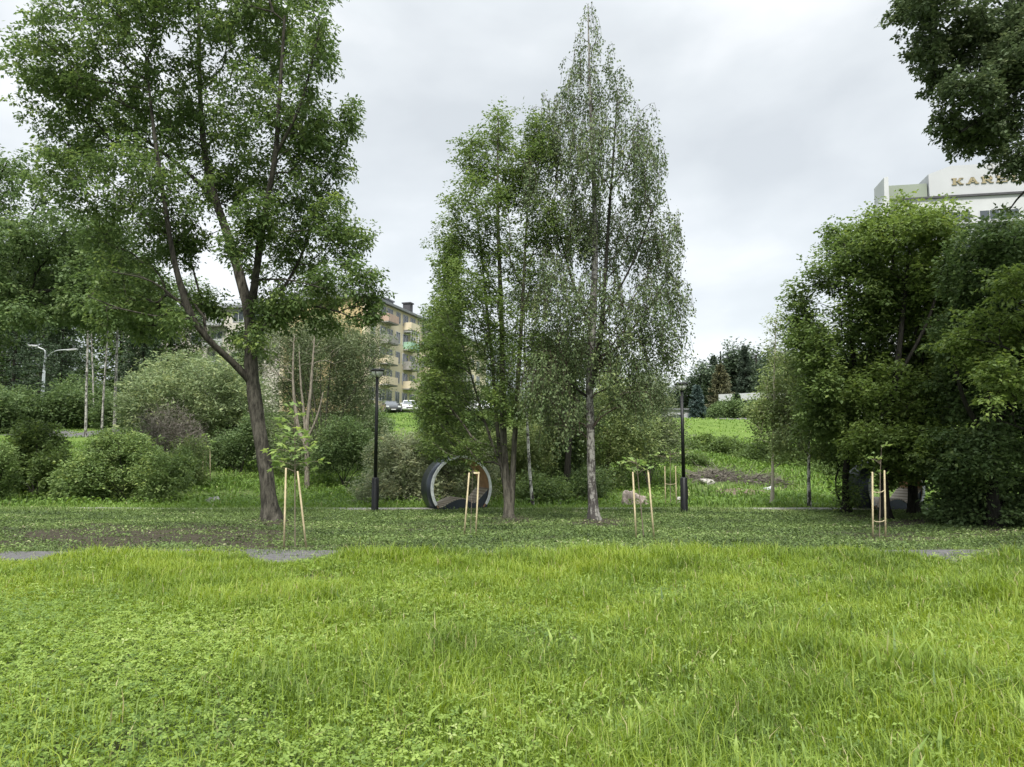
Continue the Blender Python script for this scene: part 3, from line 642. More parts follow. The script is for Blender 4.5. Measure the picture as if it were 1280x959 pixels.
def hotel():
    D = 130.0; P0 = R(1108, 252, D); P1 = R(1280, 246.5, D - 4)
    base = Vector((P0.x, P0.y, float(H(P0.x, D)) - .2))
    root = empty('hotel_building', base, 'tall white hotel with gold rooftop lettering rising above the right-hand trees', 'hotel')
    ang = math.atan2(P1.y - P0.y, P1.x - P0.x); Mf = Matrix.Rotation(ang, 4, 'Z'); zt = P0.z - base.z
    k = D / FPX; X = lambda px: (px - 1108) * k * 1.02
    Z = lambda py: zt + (252 - py) * k * 1.035
    w = MB(); w.box((0, 0, -1), (62, 16, zt)); w.bm.transform(Mf); w.build('wall', M['white'], root)
    w = MB(); w.box((.3, -.4, zt + .002), (62.3, 16.3, zt + .35)); w.bm.transform(Mf); w.build('cornice', M['dark'], root)
    w = MB(); w.box((.3, .4, zt + .452), (X(1157), 7, Z(231))); w.bm.transform(Mf); w.build('roof_plant_room', M['greenpanel'], root)
    w = MB(); w.prism([(X(1158), zt + .452), (X(1158), Z(221)), (X(1184), Z(212)), (X(1330), Z(212)), (X(1330), zt + .452)], -.2, 8); w.bm.transform(Mf); w.build('parapet', M['offwhite'], root)
    w = MB(); w.prism([(-1.15, zt - 40), (-1.15, zt - 1.2), (-.55, zt + .8), (-.45, Z(223)), (.28, Z(222)), (.28, zt - 40)], -.75, 5); w.bm.transform(Mf); w.build('wall_fin', M['white'], root)
    sg = MB()
    lh = 1.25
    for i, ch in enumerate('KARELIA'):
        for pl in slab_letter(ch):
            sg.prism([(X(1184) + (i * 1.27 + p[0]) * 1.94, Z(236.6) + p[1] * lh) for p in pl], -.38 - .002 * i, -.21)
    sg.bm.transform(Mf); sg.build('sign_lettering', M['gold'], root)
    em = MB(); cx = X(1228.5); cz = Z(216)
    for a in range(16):
        a0, a1 = a * math.tau / 16, (a + 1) * math.tau / 16
        em.prism([(cx + math.cos(a0) * .32, cz + math.sin(a0) * .38), (cx + math.cos(a0) * .5, cz + math.sin(a0) * .58), (cx + math.cos(a1) * .5, cz + math.sin(a1) * .58), (cx + math.cos(a1) * .32, cz + math.sin(a1) * .38)], -.34, -.205)
    em.bm.transform(Mf); em.build('round_emblem', M['concrete'], root)
    for fl in range(14):
        z = zt - 3.6 - fl * 3.05
        for c in range(4):
            x = X(1236) + (c - 2) * 8.0
            if x < 2: continue
            f = window(root, Mf, x, z, 6.4, 1.7, mull=3, trim=.12)
        b = MB(); b.box((0.5, -.75, z - 1.55), (61, -.003, z - 1.3)); b.bm.transform(Mf); b.build('floor_band', M['offwhite'], root)
hotel()
def pavilion():
    a, b = G(905, 104), G(1120, 92); base = Vector((a.x, a.y, a.z - .2))
    root = empty('low_hall', base, 'long low white-fronted hall behind the dark shrubs, seen past the green slope', 'hall')
    ang = math.atan2(b.y - a.y, b.x - a.x); Lf = Vector((b.x - a.x, b.y - a.y)).length; Mf = Matrix.Rotation(ang, 4, 'Z')
    zt = R(905, 493.5, 104).z - base.z
    w = MB(); w.box((0, 0, -1), (Lf, 10, zt - .3)); w.bm.transform(Mf); w.build('wall', M['roof'], root)
    w = MB(); w.box((-.4, -.9, zt - 1.0), (Lf + .4, 10.4, zt)); w.bm.transform(Mf); w.build('fascia', M['white'], root)
    for k in range(9): window(root, Mf, 2 + k * 2.9, 1.55, 2.3, 1.5, mull=2)
    for k in range(10):
        p = MB(); p.box((.4 + k * 2.9, -.35, -.6), (.75 + k * 2.9, -.07, zt - 1.0)); p.bm.transform(Mf); p.build('column', M['white'], root)
pavilion()
def low_wing():
    a, b = G(742, 103), G(872, 106); base = Vector((a.x, a.y, a.z - .3))
    root = empty('long_shed', base, 'low white shed glimpsed between the birch and the right-hand lamp', 'shed')
    Mf = Matrix.Rotation(math.atan2(b.y - a.y, b.x - a.x), 4, 'Z'); Lf = Vector((b.x - a.x, b.y - a.y)).length; zt = R(742, 511, 103).z - base.z
    w = MB(); w.box((0, 0, -1), (Lf, 6, zt)); w.bm.transform(Mf); w.build('wall', M['offwhite'], root)
    w = MB(); w.box((-.3, -.3, zt + .002), (Lf + .3, 6.3, zt + .2)); w.bm.transform(Mf); w.build('roof', M['roof'], root)
    for k in range(4): window(root, Mf, 1.8 + k * 3.6, zt - 1.1, 1.4, .8)
low_wing()

# ------------------------------------------------------------------ cars
def paint(name, c):
    m, t, p, o = new_mat(name); p.inputs['Base Color'].default_value = (*c, 1); p.inputs['Roughness'].default_value = .3; p.inputs['Coat Weight'].default_value = .6; return m
M['rubber'] = plain('tyre_rubber', (.02, .02, .02), .9)
M['lampglass'] = plain('headlamp_glass', (.55, .57, .6), .2)
M['tail'] = plain('tail_lamp', (.25, .02, .02), .3)
M['plate'] = plain('number_plate', (.6, .6, .6), .5)
def car(px, d, rz, pm, label, hb=1.0):
    b = G(px, d); b.z += .03
    root = empty('parked_car', b, label, 'car', 'cars parked at the top of the bank', rz)
    # x = length (front at +x), y = width
    prof = [(-2.1, .35), (-2.15, .75), (-2.05, 1.0 * hb), (-1.95, 1.02), (.85, 1.0), (1.95, .84), (2.12, .62), (2.1, .32), (1.75, .22), (-1.8, .22)]
    bd = MB(); bd.prism(prof, -.85, .85); bmesh.ops.bevel(bd.bm, geom=bd.bm.edges[:], offset=.07, segments=3, affect='EDGES'); body = bd.build('body', pm, root)
    cb = MB(); lo, hi = [(-1.9, .98), (.95, .98)], [(-1.5, 1.46), (.2, 1.46)]
    def hexa(mb, x0, x1, x2, x3, z0, z1, y0, y1):
        v = [mb.bm.verts.new(p) for p in ((x0, -y0, z0), (x1, -y0, z0), (x1, y0, z0), (x0, y0, z0), (x2, -y1, z1), (x3, -y1, z1), (x3, y1, z1), (x2, y1, z1))]
        for f in ((0, 1, 2, 3), (4, 5, 6, 7), (0, 1, 5, 4), (1, 2, 6, 5), (2, 3, 7, 6), (3, 0, 4, 7)): mb.bm.faces.new([v[i] for i in f])
    hexa(cb, -1.88, .98, -1.5, .22, .98, 1.40, .78, .62); cb.build('windows', M['glass'], root)
    rf = MB(); hexa(rf, -1.53, .25, -1.4, .1, 1.40, 1.47, .64, .56); rf.build('car_roof', pm, root)
    for s in (-1, 1):
        for sx in (-1.3, 1.32):
            wv = MB(); wv.lathe([(.31, -.1), (.33, -.06), (.33, .06), (.31, .1)], n=18); wv.bm.transform(Matrix.Translation((sx, s * .80, .31)) @ Matrix.Rotation(math.pi / 2, 4, 'X')); w = wv.build('wheel', M['rubber'], root)
            rm = MB(); rm.lathe([(.19, -.11), (.2, .0), (.19, .11)], n=14); rm.bm.transform(Matrix.Translation((sx, s * .803, .31)) @ Matrix.Rotation(math.pi / 2, 4, 'X')); rm.build('rim', M['metal'], w)
        hl = MB(); hl.box((1.92, s * .66 - .17, .6), (2.13, s * .66 + .17, .76), bev=.04); hl.build('headlight', M['lampglass'], root)
        tl = MB(); tl.box((-2.17, s * .70 - .12, .7), (-2.0, s * .70 + .12, .95), bev=.03); tl.build('tail_light', M['tail'], root)
        mi = MB(); mi.box((.5, s * .92 - .09, .98), (.62, s * .92 + .09, 1.12), bev=.03); mi.build('mirror', pm, root)
        pi = MB(); pi.tube([(.98, s * .77, .99), (.23, s * .62, 1.42)], .035, 6); pi.build('pillar', pm, root)
    gr = MB(); gr.box((2.06, -.42, .42), (2.135, .42, .58), bev=.02); gr.build('grille', M['dark'], root)
    pl = MB(); pl.box((2.12, -.26, .33), (2.15, .26, .42)); pl.build('number_plate', M['plate'], root)
    return root
car(511, 82.5, math.radians(-78), paint('white_paintwork', (.75, .76, .78)), 'white car parked facing the park in front of the yellow block')
car(487.5, 82.0, math.radians(-70), paint('dark_paintwork', (.03, .035, .04)), 'dark car with pale windscreen parked just behind the left black lamp')
car(600, 84.0, math.radians(-60), paint('white_paintwork', (.78, .79, .8)), 'white car glimpsed through the leaves of the multi-stemmed tree')
car(1028, 84.5, math.radians(5), paint('silver_paintwork', (.5, .52, .54)), 'silver car glimpsed under the right-hand tree crowns')

# ------------------------------------------------------------------ lamps
M['lampblack'] = plain('black_powder_coat', (.012, .013, .014), .45, .2, 8, .2)
M['diffuser'] = plain('frosted_glass', (.80, .82, .80), .3)
def park_lamp(px, d, ytop, label):
    b = G(px, d); root = empty('park_lamp', b, label, 'lamp post', 'black park lamps along the far path')
    h = R(px, ytop, d).z - b.z
    o = MB(); o.lathe([(.105, -.05), (.105, .0), (.10, .03), (.098, .92), (.06, .96)], n=20); o.build('pole_base', M['lampblack'], root)
    o = MB(); o.tube([(0, 0, .9), (0, 0, h - .24)], [.052, .042], 16); o.build('pole', M['lampblack'], root)
    o = MB(); o.box((.09, -.05, .35), (.104, .05, .7), bev=.004); o.build('access_door', M['lampblack'], root)
    o = MB(); o.lathe([(.05, h - .225), (.11, h - .19), (.145, h - .13), (.15, h - .075)], n=24); o.build('diffuser', M['diffuser'], root)
    o = MB(); o.lathe([(.155, h - .078), (.185, h - .07), (.19, h - .045), (.15, h - .015), (.05, h)], n=28); o.build('lamp_cap', M['lampblack'], root)
    for k in range(3):
        a = k * math.tau / 3 + .4; o = MB(); o.tube([(.05 * math.cos(a), .05 * math.sin(a), h - .25), (.18 * math.cos(a), .18 * math.sin(a), h - .14), (.19 * math.cos(a), .19 * math.sin(a), h - .07)], .009, 6); o.build('bracket', M['lampblack'], root)
park_lamp(468.5, 20.35, 461, 'black park lamp post left of the fully visible ring lounger')
park_lamp(855.5, 20.2, 478, 'black park lamp post right of the birch, under open sky')
def street_lamp(px, d, ytop, arms, label):
    b = G(px, d); root = empty('street_lamp', b, label, 'street lamp', 'grey street lamps beside the road')
    h = R(px, ytop, d).z - b.z; k = d / FPX
    o = MB(); o.tube([(0, 0, -.1), (0, 0, h)], [.17, .10], 14); o.build('pole', M['pole_grey'], root)
    for dx, dz, r in arms:
        sgn = 1 if dx > 0 else -1; A = abs(dx) * k; Zt = dz * k
        pts = [(0, 0, h - .05), (0, 0, h + Zt * .35), (sgn * A * .12, 0, h + Zt * .7), (sgn * A * .38, 0, h + Zt * .95), (sgn * A * .8, 0, h + Zt)] if r else [(0, 0, h - .05), (0, 0, h + Zt * .75), (sgn * A * .06, 0, h + Zt * .82), (sgn * A * .8, 0, h + Zt)]
        P, Rr = catmull(pts, [.09, .08, .07, .065, .06][:len(pts)], .12)
        o = MB(); o.tube([Vector(p) for p in P], list(Rr * .8), 8); arm = o.build('arm', M['metal'], root)
        o = MB(); o.box((-.42, -.15, -.07), (.42, .15, .08), bev=.05); o.bm.transform(Matrix.Translation((sgn * A * .92, 0, h + Zt)) @ Matrix.Rotation(-sgn * .08, 4, 'Y')); o.build('lamp_head', M['offwhite'], arm)
street_lamp(51, 60, 462, [(37, 25, 1), (-17, 30, 0)], 'pale concrete street lamp with two arms, behind the leftmost bushes')
street_lamp(-34, 57, 464, [(40, 24, 1)], 'street lamp at the left frame edge, only its arm showing')

# ------------------------------------------------------------------ ring loungers
M['ring_out'] = plain('dark_grey_metal', (.055, .065, .08), .32, .55, 4, .12)
M['ring_wood'] = plain('stained_wood_lining', (.42, .25, .14), .6, 0, 5, .25, .2)
M['ring_rim'] = plain('white_rim', (.76, .78, .78), .5)
M['ring_seat'] = plain('grey_wood_slats', (.36, .33, .28), .7, 0, 9, .2, .2)
def slat_mat():
    m, t, p, o = new_mat('slatted_wood'); tcn = nd(t, 'ShaderNodeTexCoord'); wv = nd(t, 'ShaderNodeTexWave'); wv.inputs['Scale'].default_value = 4.2; wv.bands_direction = 'X'; wv.inputs['Distortion'].default_value = .3
    t.links.new(tcn.outputs['Object'], wv.inputs['Vector']); t.links.new(ramp(t, wv.outputs['Fac'], [(.0, (.10, .07, .045)), (.12, (.33, .29, .24)), (1, (.42, .38, .31))]), p.inputs['Base Color']); p.inputs['Roughness'].default_value = .7; return m
M['slats'] = slat_mat()
def ring_lounger(px, d, rz, label):
    b = G(px, d); b.z += .03
    root = empty('ring_lounger', b, label, 'lounger', 'ring-shaped loungers on the far path', rz)
    Rr = .925; zc = .60; Ld = 1.0; th = .055; n = 72
    a_cut = math.asin(min(1, zc / Rr)); a0 = -math.pi / 2 - math.acos(zc / Rr); # angles measured from +x; bottom part cut by the ground
    start = -a_cut + .02; end = math.pi + a_cut - .02
    def shell(ro, ri, y0, y1, name, mat, a_s=start, a_e=end):
        o = MB(); bm = o.bm; prev = None
        for k in range(n + 1):
            a = a_s + (a_e - a_s) * k / n
            q = [bm.verts.new((r * math.cos(a), y, zc + r * math.sin(a))) for r, y in ((ro, y0), (ro, y1), (ri, y1), (ri, y0))]
            if prev:
                for j in range(4): f = bm.faces.new((prev[j], prev[(j + 1) % 4], q[(j + 1) % 4], q[j])); f.smooth = j in (0, 2)
            else: bm.faces.new(q)
            prev = q
        bm.faces.new(prev[::-1]); return o.build(name, mat, root)
    shell(Rr, Rr - .022, .02, Ld - .02, 'outer_shell', M['ring_out'])
    shell(Rr - .024, Rr - th, .02, Ld - .02, 'lining', M['ring_wood'])
    for y in (-.012,): shell(Rr + .006, Rr - th - .018, y, y + .03, 'rim', M['ring_rim'], start + .12, end - .12)
    # seat: hump on the left, dip, then a reclined back up the right wall
    prof = [(-.80, .26), (-.70, .12), (-.62, .055), (-.5, .10), (-.34, .19), (-.12, .27), (.06, .285), (.2, .25), (.32, .18), (.42, .17), (.55, .26), (.70, .42), (.84, .56)]
    P, _ = catmull([(x, 0, z) for x, z in prof], [1] * len(prof), .03)
    xs = P[:, 0]; zs = np.maximum(P[:, 2], .045); lim = Rr - th - .02
    keep = [(x, z) for x, z in zip(xs, zs) if (x * x + (z - zc) ** 2) < lim * lim]
    poly = keep + [(.70, .02), (-.70, .02)]
    o = MB(); o.prism([(x, z - .012) for x, z in keep] + [(keep[-1][0] * .97, .03), (.66, .004), (-.66, .004), (keep[0][0] * .99, keep[0][1] - .05)], .05, Ld - .05); o.build('seat_base', M['ring_out'], root)
    o = MB(); bm = o.bm; prev = None
    for x, z in keep:
        q = [bm.verts.new((x, y, z + dz)) for y, dz in ((.03, .018), (Ld - .03, .018), (Ld - .03, -.008), (.03, -.008))]
        if prev:
            for j in range(4): bm.faces.new((prev[j], prev[(j + 1) % 4], q[(j + 1) % 4], q[j]))
        else: bm.faces.new(q)
        prev = q
    bm.faces.new(prev[::-1]); o.build('seat', M['slats'], root)
    o = MB(); o.box((-.74, .06, -.05), (.74, Ld - .06, .0)); o.build('foot_plate', M['ring_out'], root)
ring_lounger(577, 20.95, math.radians(24), 'ring-shaped lounger with white rim and dark shell, between the left lamp and the multi-stemmed tree')
ring_lounger(1123, 20.95, math.radians(12), 'ring-shaped lounger half hidden behind the right-hand trunks')

# ------------------------------------------------------------------ staked saplings
M['stake'] = plain('peeled_pine_stake', (.50, .42, .27), .8, 0, 7, .28, .3)
M['tie'] = plain('jute_tie', (.42, .36, .24), .9)
M['sapbark'] = plain('sapling_bark', (.16, .13, .10), .9, 0, 9, .2)
def stakes(d, specs, label, tie_z=(), bar=False, r=.0175):
    p0 = G(sum(s[0][0] for s in specs) / len(specs), d)
    root = empty('tree_support', p0, label, 'tree support', 'wooden supports of young trees'); tops = []
    for (bx, by), (tx, ty) in specs:
        g0 = G(bx, d); t = R(tx, ty, d); a = g0 - p0; a.z -= .05; c = t - p0
        o = MB(); q = (c - a).normalized(); o.tube([a, a + (c - a) * .5, c - q * .02, c], [r, r * .97, r * .93, r * .6], 10); o.build('stake', M['stake'], root); tops.append((a, c))
    for f in tie_z:
        A = tops[0][0].lerp(tops[0][1], f); B = tops[1][0].lerp(tops[1][1], f); mid = (A + B) / 2 - Vector((0, 0, .035))
        o = MB(); o.tube([A, A.lerp(mid, .5) - Vector((0, 0, .012)), mid, mid.lerp(B, .5) - Vector((0, 0, .012)), B], .008, 6); o.build('tie', M['tie'], root)
    if bar:
        c = tops[1][1]; o = MB(); o.box((c.x - .10, c.y - .02, c.z - .035), (c.x + .02, c.y + .02, c.z - .005)); o.build('crosspiece', M['stake'], root)
def broad_leaf(mbv, c, a, n, S, g, lob=5):
    """a palmate leaf (maple like) as a fan"""
    s = np.cross(n, a); pts = [c]
    for k in range(11):
        th = -2.2 + 4.4 * k / 10; rr = S * (1.0 if k % 2 == 1 else .55) * (1 - .25 * abs(th) / 2.2)
        pts.append(c + a * math.cos(th) * rr + s * math.sin(th) * rr * .9 - n * .12 * S * abs(math.sin(th)) - n * rr * .15)
    mbv.append(np.array(pts))
def sapling(px, d, top, clusters, label, leafS, nl, seed, group='young staked trees', trunk_r=.011, mat='leaf_young', bend=0, droop=.5, stemmat='sapbark'):
    g = np.random.default_rng(seed); b = G(px, d); B = np.array(b); root = empty('young_tree', b, label, 'young tree', group)
    tp = np.array(R(top[0], top[1], d)) - B
    P, Rr = catmull([(0, 0, -.05), tp * .33 + np.array([bend, 0, 0]), tp * .66 + np.array([-bend, .02, 0]), tp], [trunk_r, trunk_r * .85, trunk_r * .65, trunk_r * .35], .1)
    V, Q = limb_tubes([(P, Rr)], 7, False, g); link('trunk', np_mesh('trunk', V, Q, smooth=True), M[stemmat], root)
    fans = []; tw = MB(); any_ = False
    for (cx, cy, dy, nlf) in clusters:
        c = np.array(R(cx, cy, d + dy)) - B; j = int((np.linalg.norm(P - c, axis=1) + 3 * np.clip(P[:, 2] - c[2] + .05, 0, 9)).argmin()); s0 = P[j]; dr = unit(c - s0)
        if np.linalg.norm(c - s0) > .04: tw.tube([s0, s0 + (c - s0) * .5 + np.array([0, 0, .03]), c], [.006, .005, .003], 5); any_ = True
        for k in range(nlf):
            az = g.random() * 6.283; el = g.uniform(-droop, .35); a = np.array([math.cos(az), math.sin(az), el]) + dr * .6; a = unit(a); nn = np.array([.45 * g.standard_normal(), .45 * g.standard_normal(), 1]); nn = unit(nn - a * (nn @ a))
            st = c + np.array([.05, .05, .03]) * g.standard_normal(3); pe = st + a * leafS * .7; broad_leaf(fans, pe, a, nn, leafS * g.uniform(.7, 1.2), g)
    if any_: tw.build('branches', M[stemmat], root)
    else: tw.bm.free()
    V = np.concatenate(fans); T = []; vv = []
    for i in range(len(fans)):
        for k in range(1, 11): T.append((i * 12, i * 12 + k, i * 12 + k + 1))
        vv += [g.uniform(.25, .95)] * 12
    link('foliage', np_mesh('foliage', V, None, T, vv), M[mat], root)
dS = 1440 / (683.5 - 568)
stakes(dS, [((355, 0), (357.5, 585)), ((383.5, 0), (372, 589))], 'pair of pale wooden stakes leaning together beside the large leaning tree', ())
sapling(369, dS + .02, (368, 508), [(368, 512, 0, 4), (375, 520, .1, 4), (358, 530, .05, 4), (366, 540, -.1, 6), (352, 545, .1, 3), (377, 545, 0, 5), (390, 566, 0, 5), (360, 556, .1, 6), (398, 577, .05, 5), (334, 575, 0, 5), (346, 585, .1, 5), (372, 563, -.1, 6), (380, 578, .1, 4), (362, 572, 0, 5), (355, 519, 0, 2), (344, 562, .1, 4), (384, 556, .1, 4)],
        'tall leafy maple sapling tied between the stakes beside the large leaning tree', .125, 0, 3)
dS = 1440 / (668 - 568)
stakes(dS, [((580, 0), (586.5, 591)), ((594.5, 0), (598.5, 590))], 'pair of wooden stakes with a small top crosspiece in front of the ring lounger', (), True)
sapling(588, dS + .05, (591, 588), [(587, 590, 0, 3), (592, 588, 0, 3), (595, 590, 0, 2), (590, 597, .03, 2)], 'tiny sapling almost leafless between the stakes in front of the ring lounger', .032, 0, 4, trunk_r=.006)
dS = 1440 / (672 - 568)
stakes(dS, [((795.5, 0), (791, 590)), ((818, 0), (810, 588))], 'pair of wooden stakes leaning left just right of the birch trunk', ())
sapling(805, dS + .04, (796, 580), [(785, 577, 0, 5), (793, 574, .05, 6), (800, 580, 0, 6), (789, 586, .03, 5), (803, 584, -.05, 5), (778, 577, 0, 3), (797, 588, .05, 5), (808, 586, 0, 3)], 'sapling with a flat tuft of bright lime leaves above the stakes right of the birch', .085, 0, 5, droop=.1)
dS = 1440 / (671 - 568)
stakes(dS, [((1091, 0), (1090.5, 590)), ((1107, 0), (1105.5, 588))], 'upright pair of tied wooden stakes before the dark right-hand trees', (.30, .72))
sapling(1099, dS + .04, (1102, 556), [(1092, 574, 0, 6), (1098, 576, .03, 5), (1102, 558, 0, 5), (1107, 556, 0, 3), (1086, 573, 0, 4), (1098, 592, .02, 3)], 'sapling with two bright leaf tufts between the tied stakes before the dark right-hand trees', .07, 0, 6, droop=.15)
# planted further off, by the bank
stakes(23.5, [((832, 0), (831, 583)), ((845.5, 0), (844.5, 583))], 'thin grey stake pair left of the right-hand black lamp', (.6,), r=.016)
sapling(838, 23.6, (838, 562), [(830, 566, 0, 6), (840, 564, .1, 7), (850, 566, 0, 6), (820, 569, 0, 5), (860, 567, 0, 5), (812, 570, 0, 3), (866, 564, 0, 3), (838, 571, 0, 4)], 'young tree with flat grey-green canopy left of the right-hand black lamp', .10, 0, 7, mat='leaf_bush', droop=.05, trunk_r=.014)
stakes(31, [((253, 0), (254, 562)), ((263, 0), (262.5, 562))], 'pale thin stake pair on the bank before the big willow', (), r=.022)
sapling(258, 31.1, (258, 543), [(256, 546, 0, 6), (262, 552, 0, 6), (252, 556, 0, 5), (266, 560, 0, 4), (258, 560, 0, 4), (249, 562, 0, 3)], 'pale young tree on the bank before the big willow', .15, 0, 8, droop=.3)

# ------------------------------------------------------------------ stones, soil heap, brushwood
M['stone'] = plain('pale_granite', (.34, .33, .30), .85, 0, 4, .25, .6)
M['stone_pink'] = plain('pinkish_granite', (.42, .35, .31), .85, 0, 4, .28, .6)
M['soil'] = plain('dry_soil', (.13, .10, .075), .95, 0, 5, .35, .8)
def rock(px, d, w, h, label, mat, seed, group=None, dp=.8):
    b = G(px, d); bm = bmesh.new(); bmesh.ops.create_icosphere(bm, subdivisions=4, radius=1)
    for v in bm.verts:
        n_ = v.co.normalized(); k = 1 + .45 * noise.noise(n_ * 1.5 + Vector((seed * 3.1, 0, 0))) + .16 * noise.noise(n_ * 3.5 + Vector((seed, 4, 0)))
        q = n_ * k;        q.x *= 1 + .25 * q.z * math.sin(seed); q.z = max(-.8, q.z * (1 - .22 * q.x * math.cos(seed * 2.3)))
        v.co = Vector((q.x * w / 2, q.y * w / 2 * dp, q.z * h * .62 + h * .12))
    me = bpy.data.meshes.new('boulder'); bm.to_mesh(me); bm.free(); o = link('boulder', me, mat); o.location = b
    tag(o, label, 'boulder', group)
rock(266, 24.5, .50, .26, 'pale boulder lying in the grass left of the large leaning tree', M['stone'], 1)
rock(786, 23.5, .42, .74, 'larger pinkish boulder behind the stakes right of the birch', M['stone_pink'], 2)
rock(801, 23.9, .50, .62, 'lower pinkish boulder touching the larger one right of the birch', M['stone_pink'], 3)
rock(700, 24.2, .32, .24, 'small grey stone under the shrubs left of the birch trunk', M['stone'], 4)
rock(685, 24.6, .3, .2, 'small grey stone beside the thin white birch stem', M['stone'], 5)
rock(852, 24.6, .42, .34, 'grey boulder just left of the right-hand black lamp foot', M['stone'], 6)
rock(962, 30, .4, .2, 'white stone on the brushwood right of the right-hand lamp', M['offwhite'], 7)
rock(884, 30.6, .5, .3, 'grey stone half buried in the brushwood heap', M['stone'], 8)
def heap(name, label, cat, px0, px1, d, dep, h, mat, seed):
    b = G((px0 + px1) / 2, d); wd_ = (px1 - px0) / FPX * d; nx, ny = 90, 30; V = []
    for j in range(ny + 1):
        for i in range(nx + 1):
            u, v = i / nx, j / ny; x = (u - .5) * wd_; y = (v - .5) * dep
            e_ = math.sin(math.pi * u) ** .6 * math.sin(math.pi * v) ** .8; zz = h * e_ * (.55 + .6 * noise.noise(Vector((x * .8, y * .8, seed))) + .3 * noise.noise(Vector((x * 2.7, y * 2.7, seed))) + .12 * noise.noise(Vector((x * 9, y * 9, seed))))
            V.append((x, y, float(H(b.x + x, b.y + y)) - b.z + zz - .03))
    Q = [(j * (nx + 1) + i, j * (nx + 1) + i + 1, (j + 1) * (nx + 1) + i + 1, (j + 1) * (nx + 1) + i) for j in range(ny) for i in range(nx)]
    o = link(name, np_mesh(name, V, Q, smooth=True), mat); o.location = b; return tag(o, label, cat)
heap('soil_heap', 'low dark heap of dug soil right of the right-hand black lamp', 'soil heap', 893, 985, 29.2, 1.2, .22, M['soil'], 2)
heap('soil_heap', 'small soil mound beside the pinkish boulders', 'soil heap', 762, 800, 24.0, 1.2, .30, M['soil'], 5)
def brush_pile(px0, px1, d, dep, h, n, seed, label):
    g = np.random.default_rng(seed); b = G((px0 + px1) / 2, d); wd_ = (px1 - px0) / FPX * d
    t = g.random(n); x = (g.random(n) - .5) * wd_; y = (g.random(n) - .5) * dep; e_ = np.sqrt(np.clip(1 - (2 * x / wd_) ** 2, 0, 1)) * np.clip(1 - (2 * y / dep) ** 2, 0, 1) ** .5
    z = H(b.x + x, b.y + y) - b.z + h * e_ * t; az = g.random(n) * 6.283; el = .35 * g.standard_normal(n); ln = .25 + .7 * g.random(n)
    dv = np.stack([np.cos(az) * np.cos(el), np.sin(az) * np.cos(el), np.sin(el)], -1) * ln[:, None]; a = np.stack([x, y, z], -1)
    bb = a + dv; zb = H(b.x + bb[:, 0], b.y + bb[:, 1]) - b.z + .03; bb[:, 2] = np.maximum(bb[:, 2], zb); V, Q = frusta(a, bb, .006 + .012 * g.random(n), np.full(n, .004), 3)
    o = link('brushwood_pile', np_mesh('brushwood_pile', V, Q, None, np.repeat(np.clip(.5 + .25 * g.standard_normal(n), 0, 1), 6)), M['dry_twig']); o.location = b; tag(o, label, 'brushwood pile')
brush_pile(866, 922, 32, 2.2, .4, 1000, 1, 'grey heap of cut brushwood below the dark shrubs right of the right-hand lamp')
brush_pile(930, 980, 31.5, 1.5, .3, 450, 2, 'thinner spread of dry twigs around the white stone')

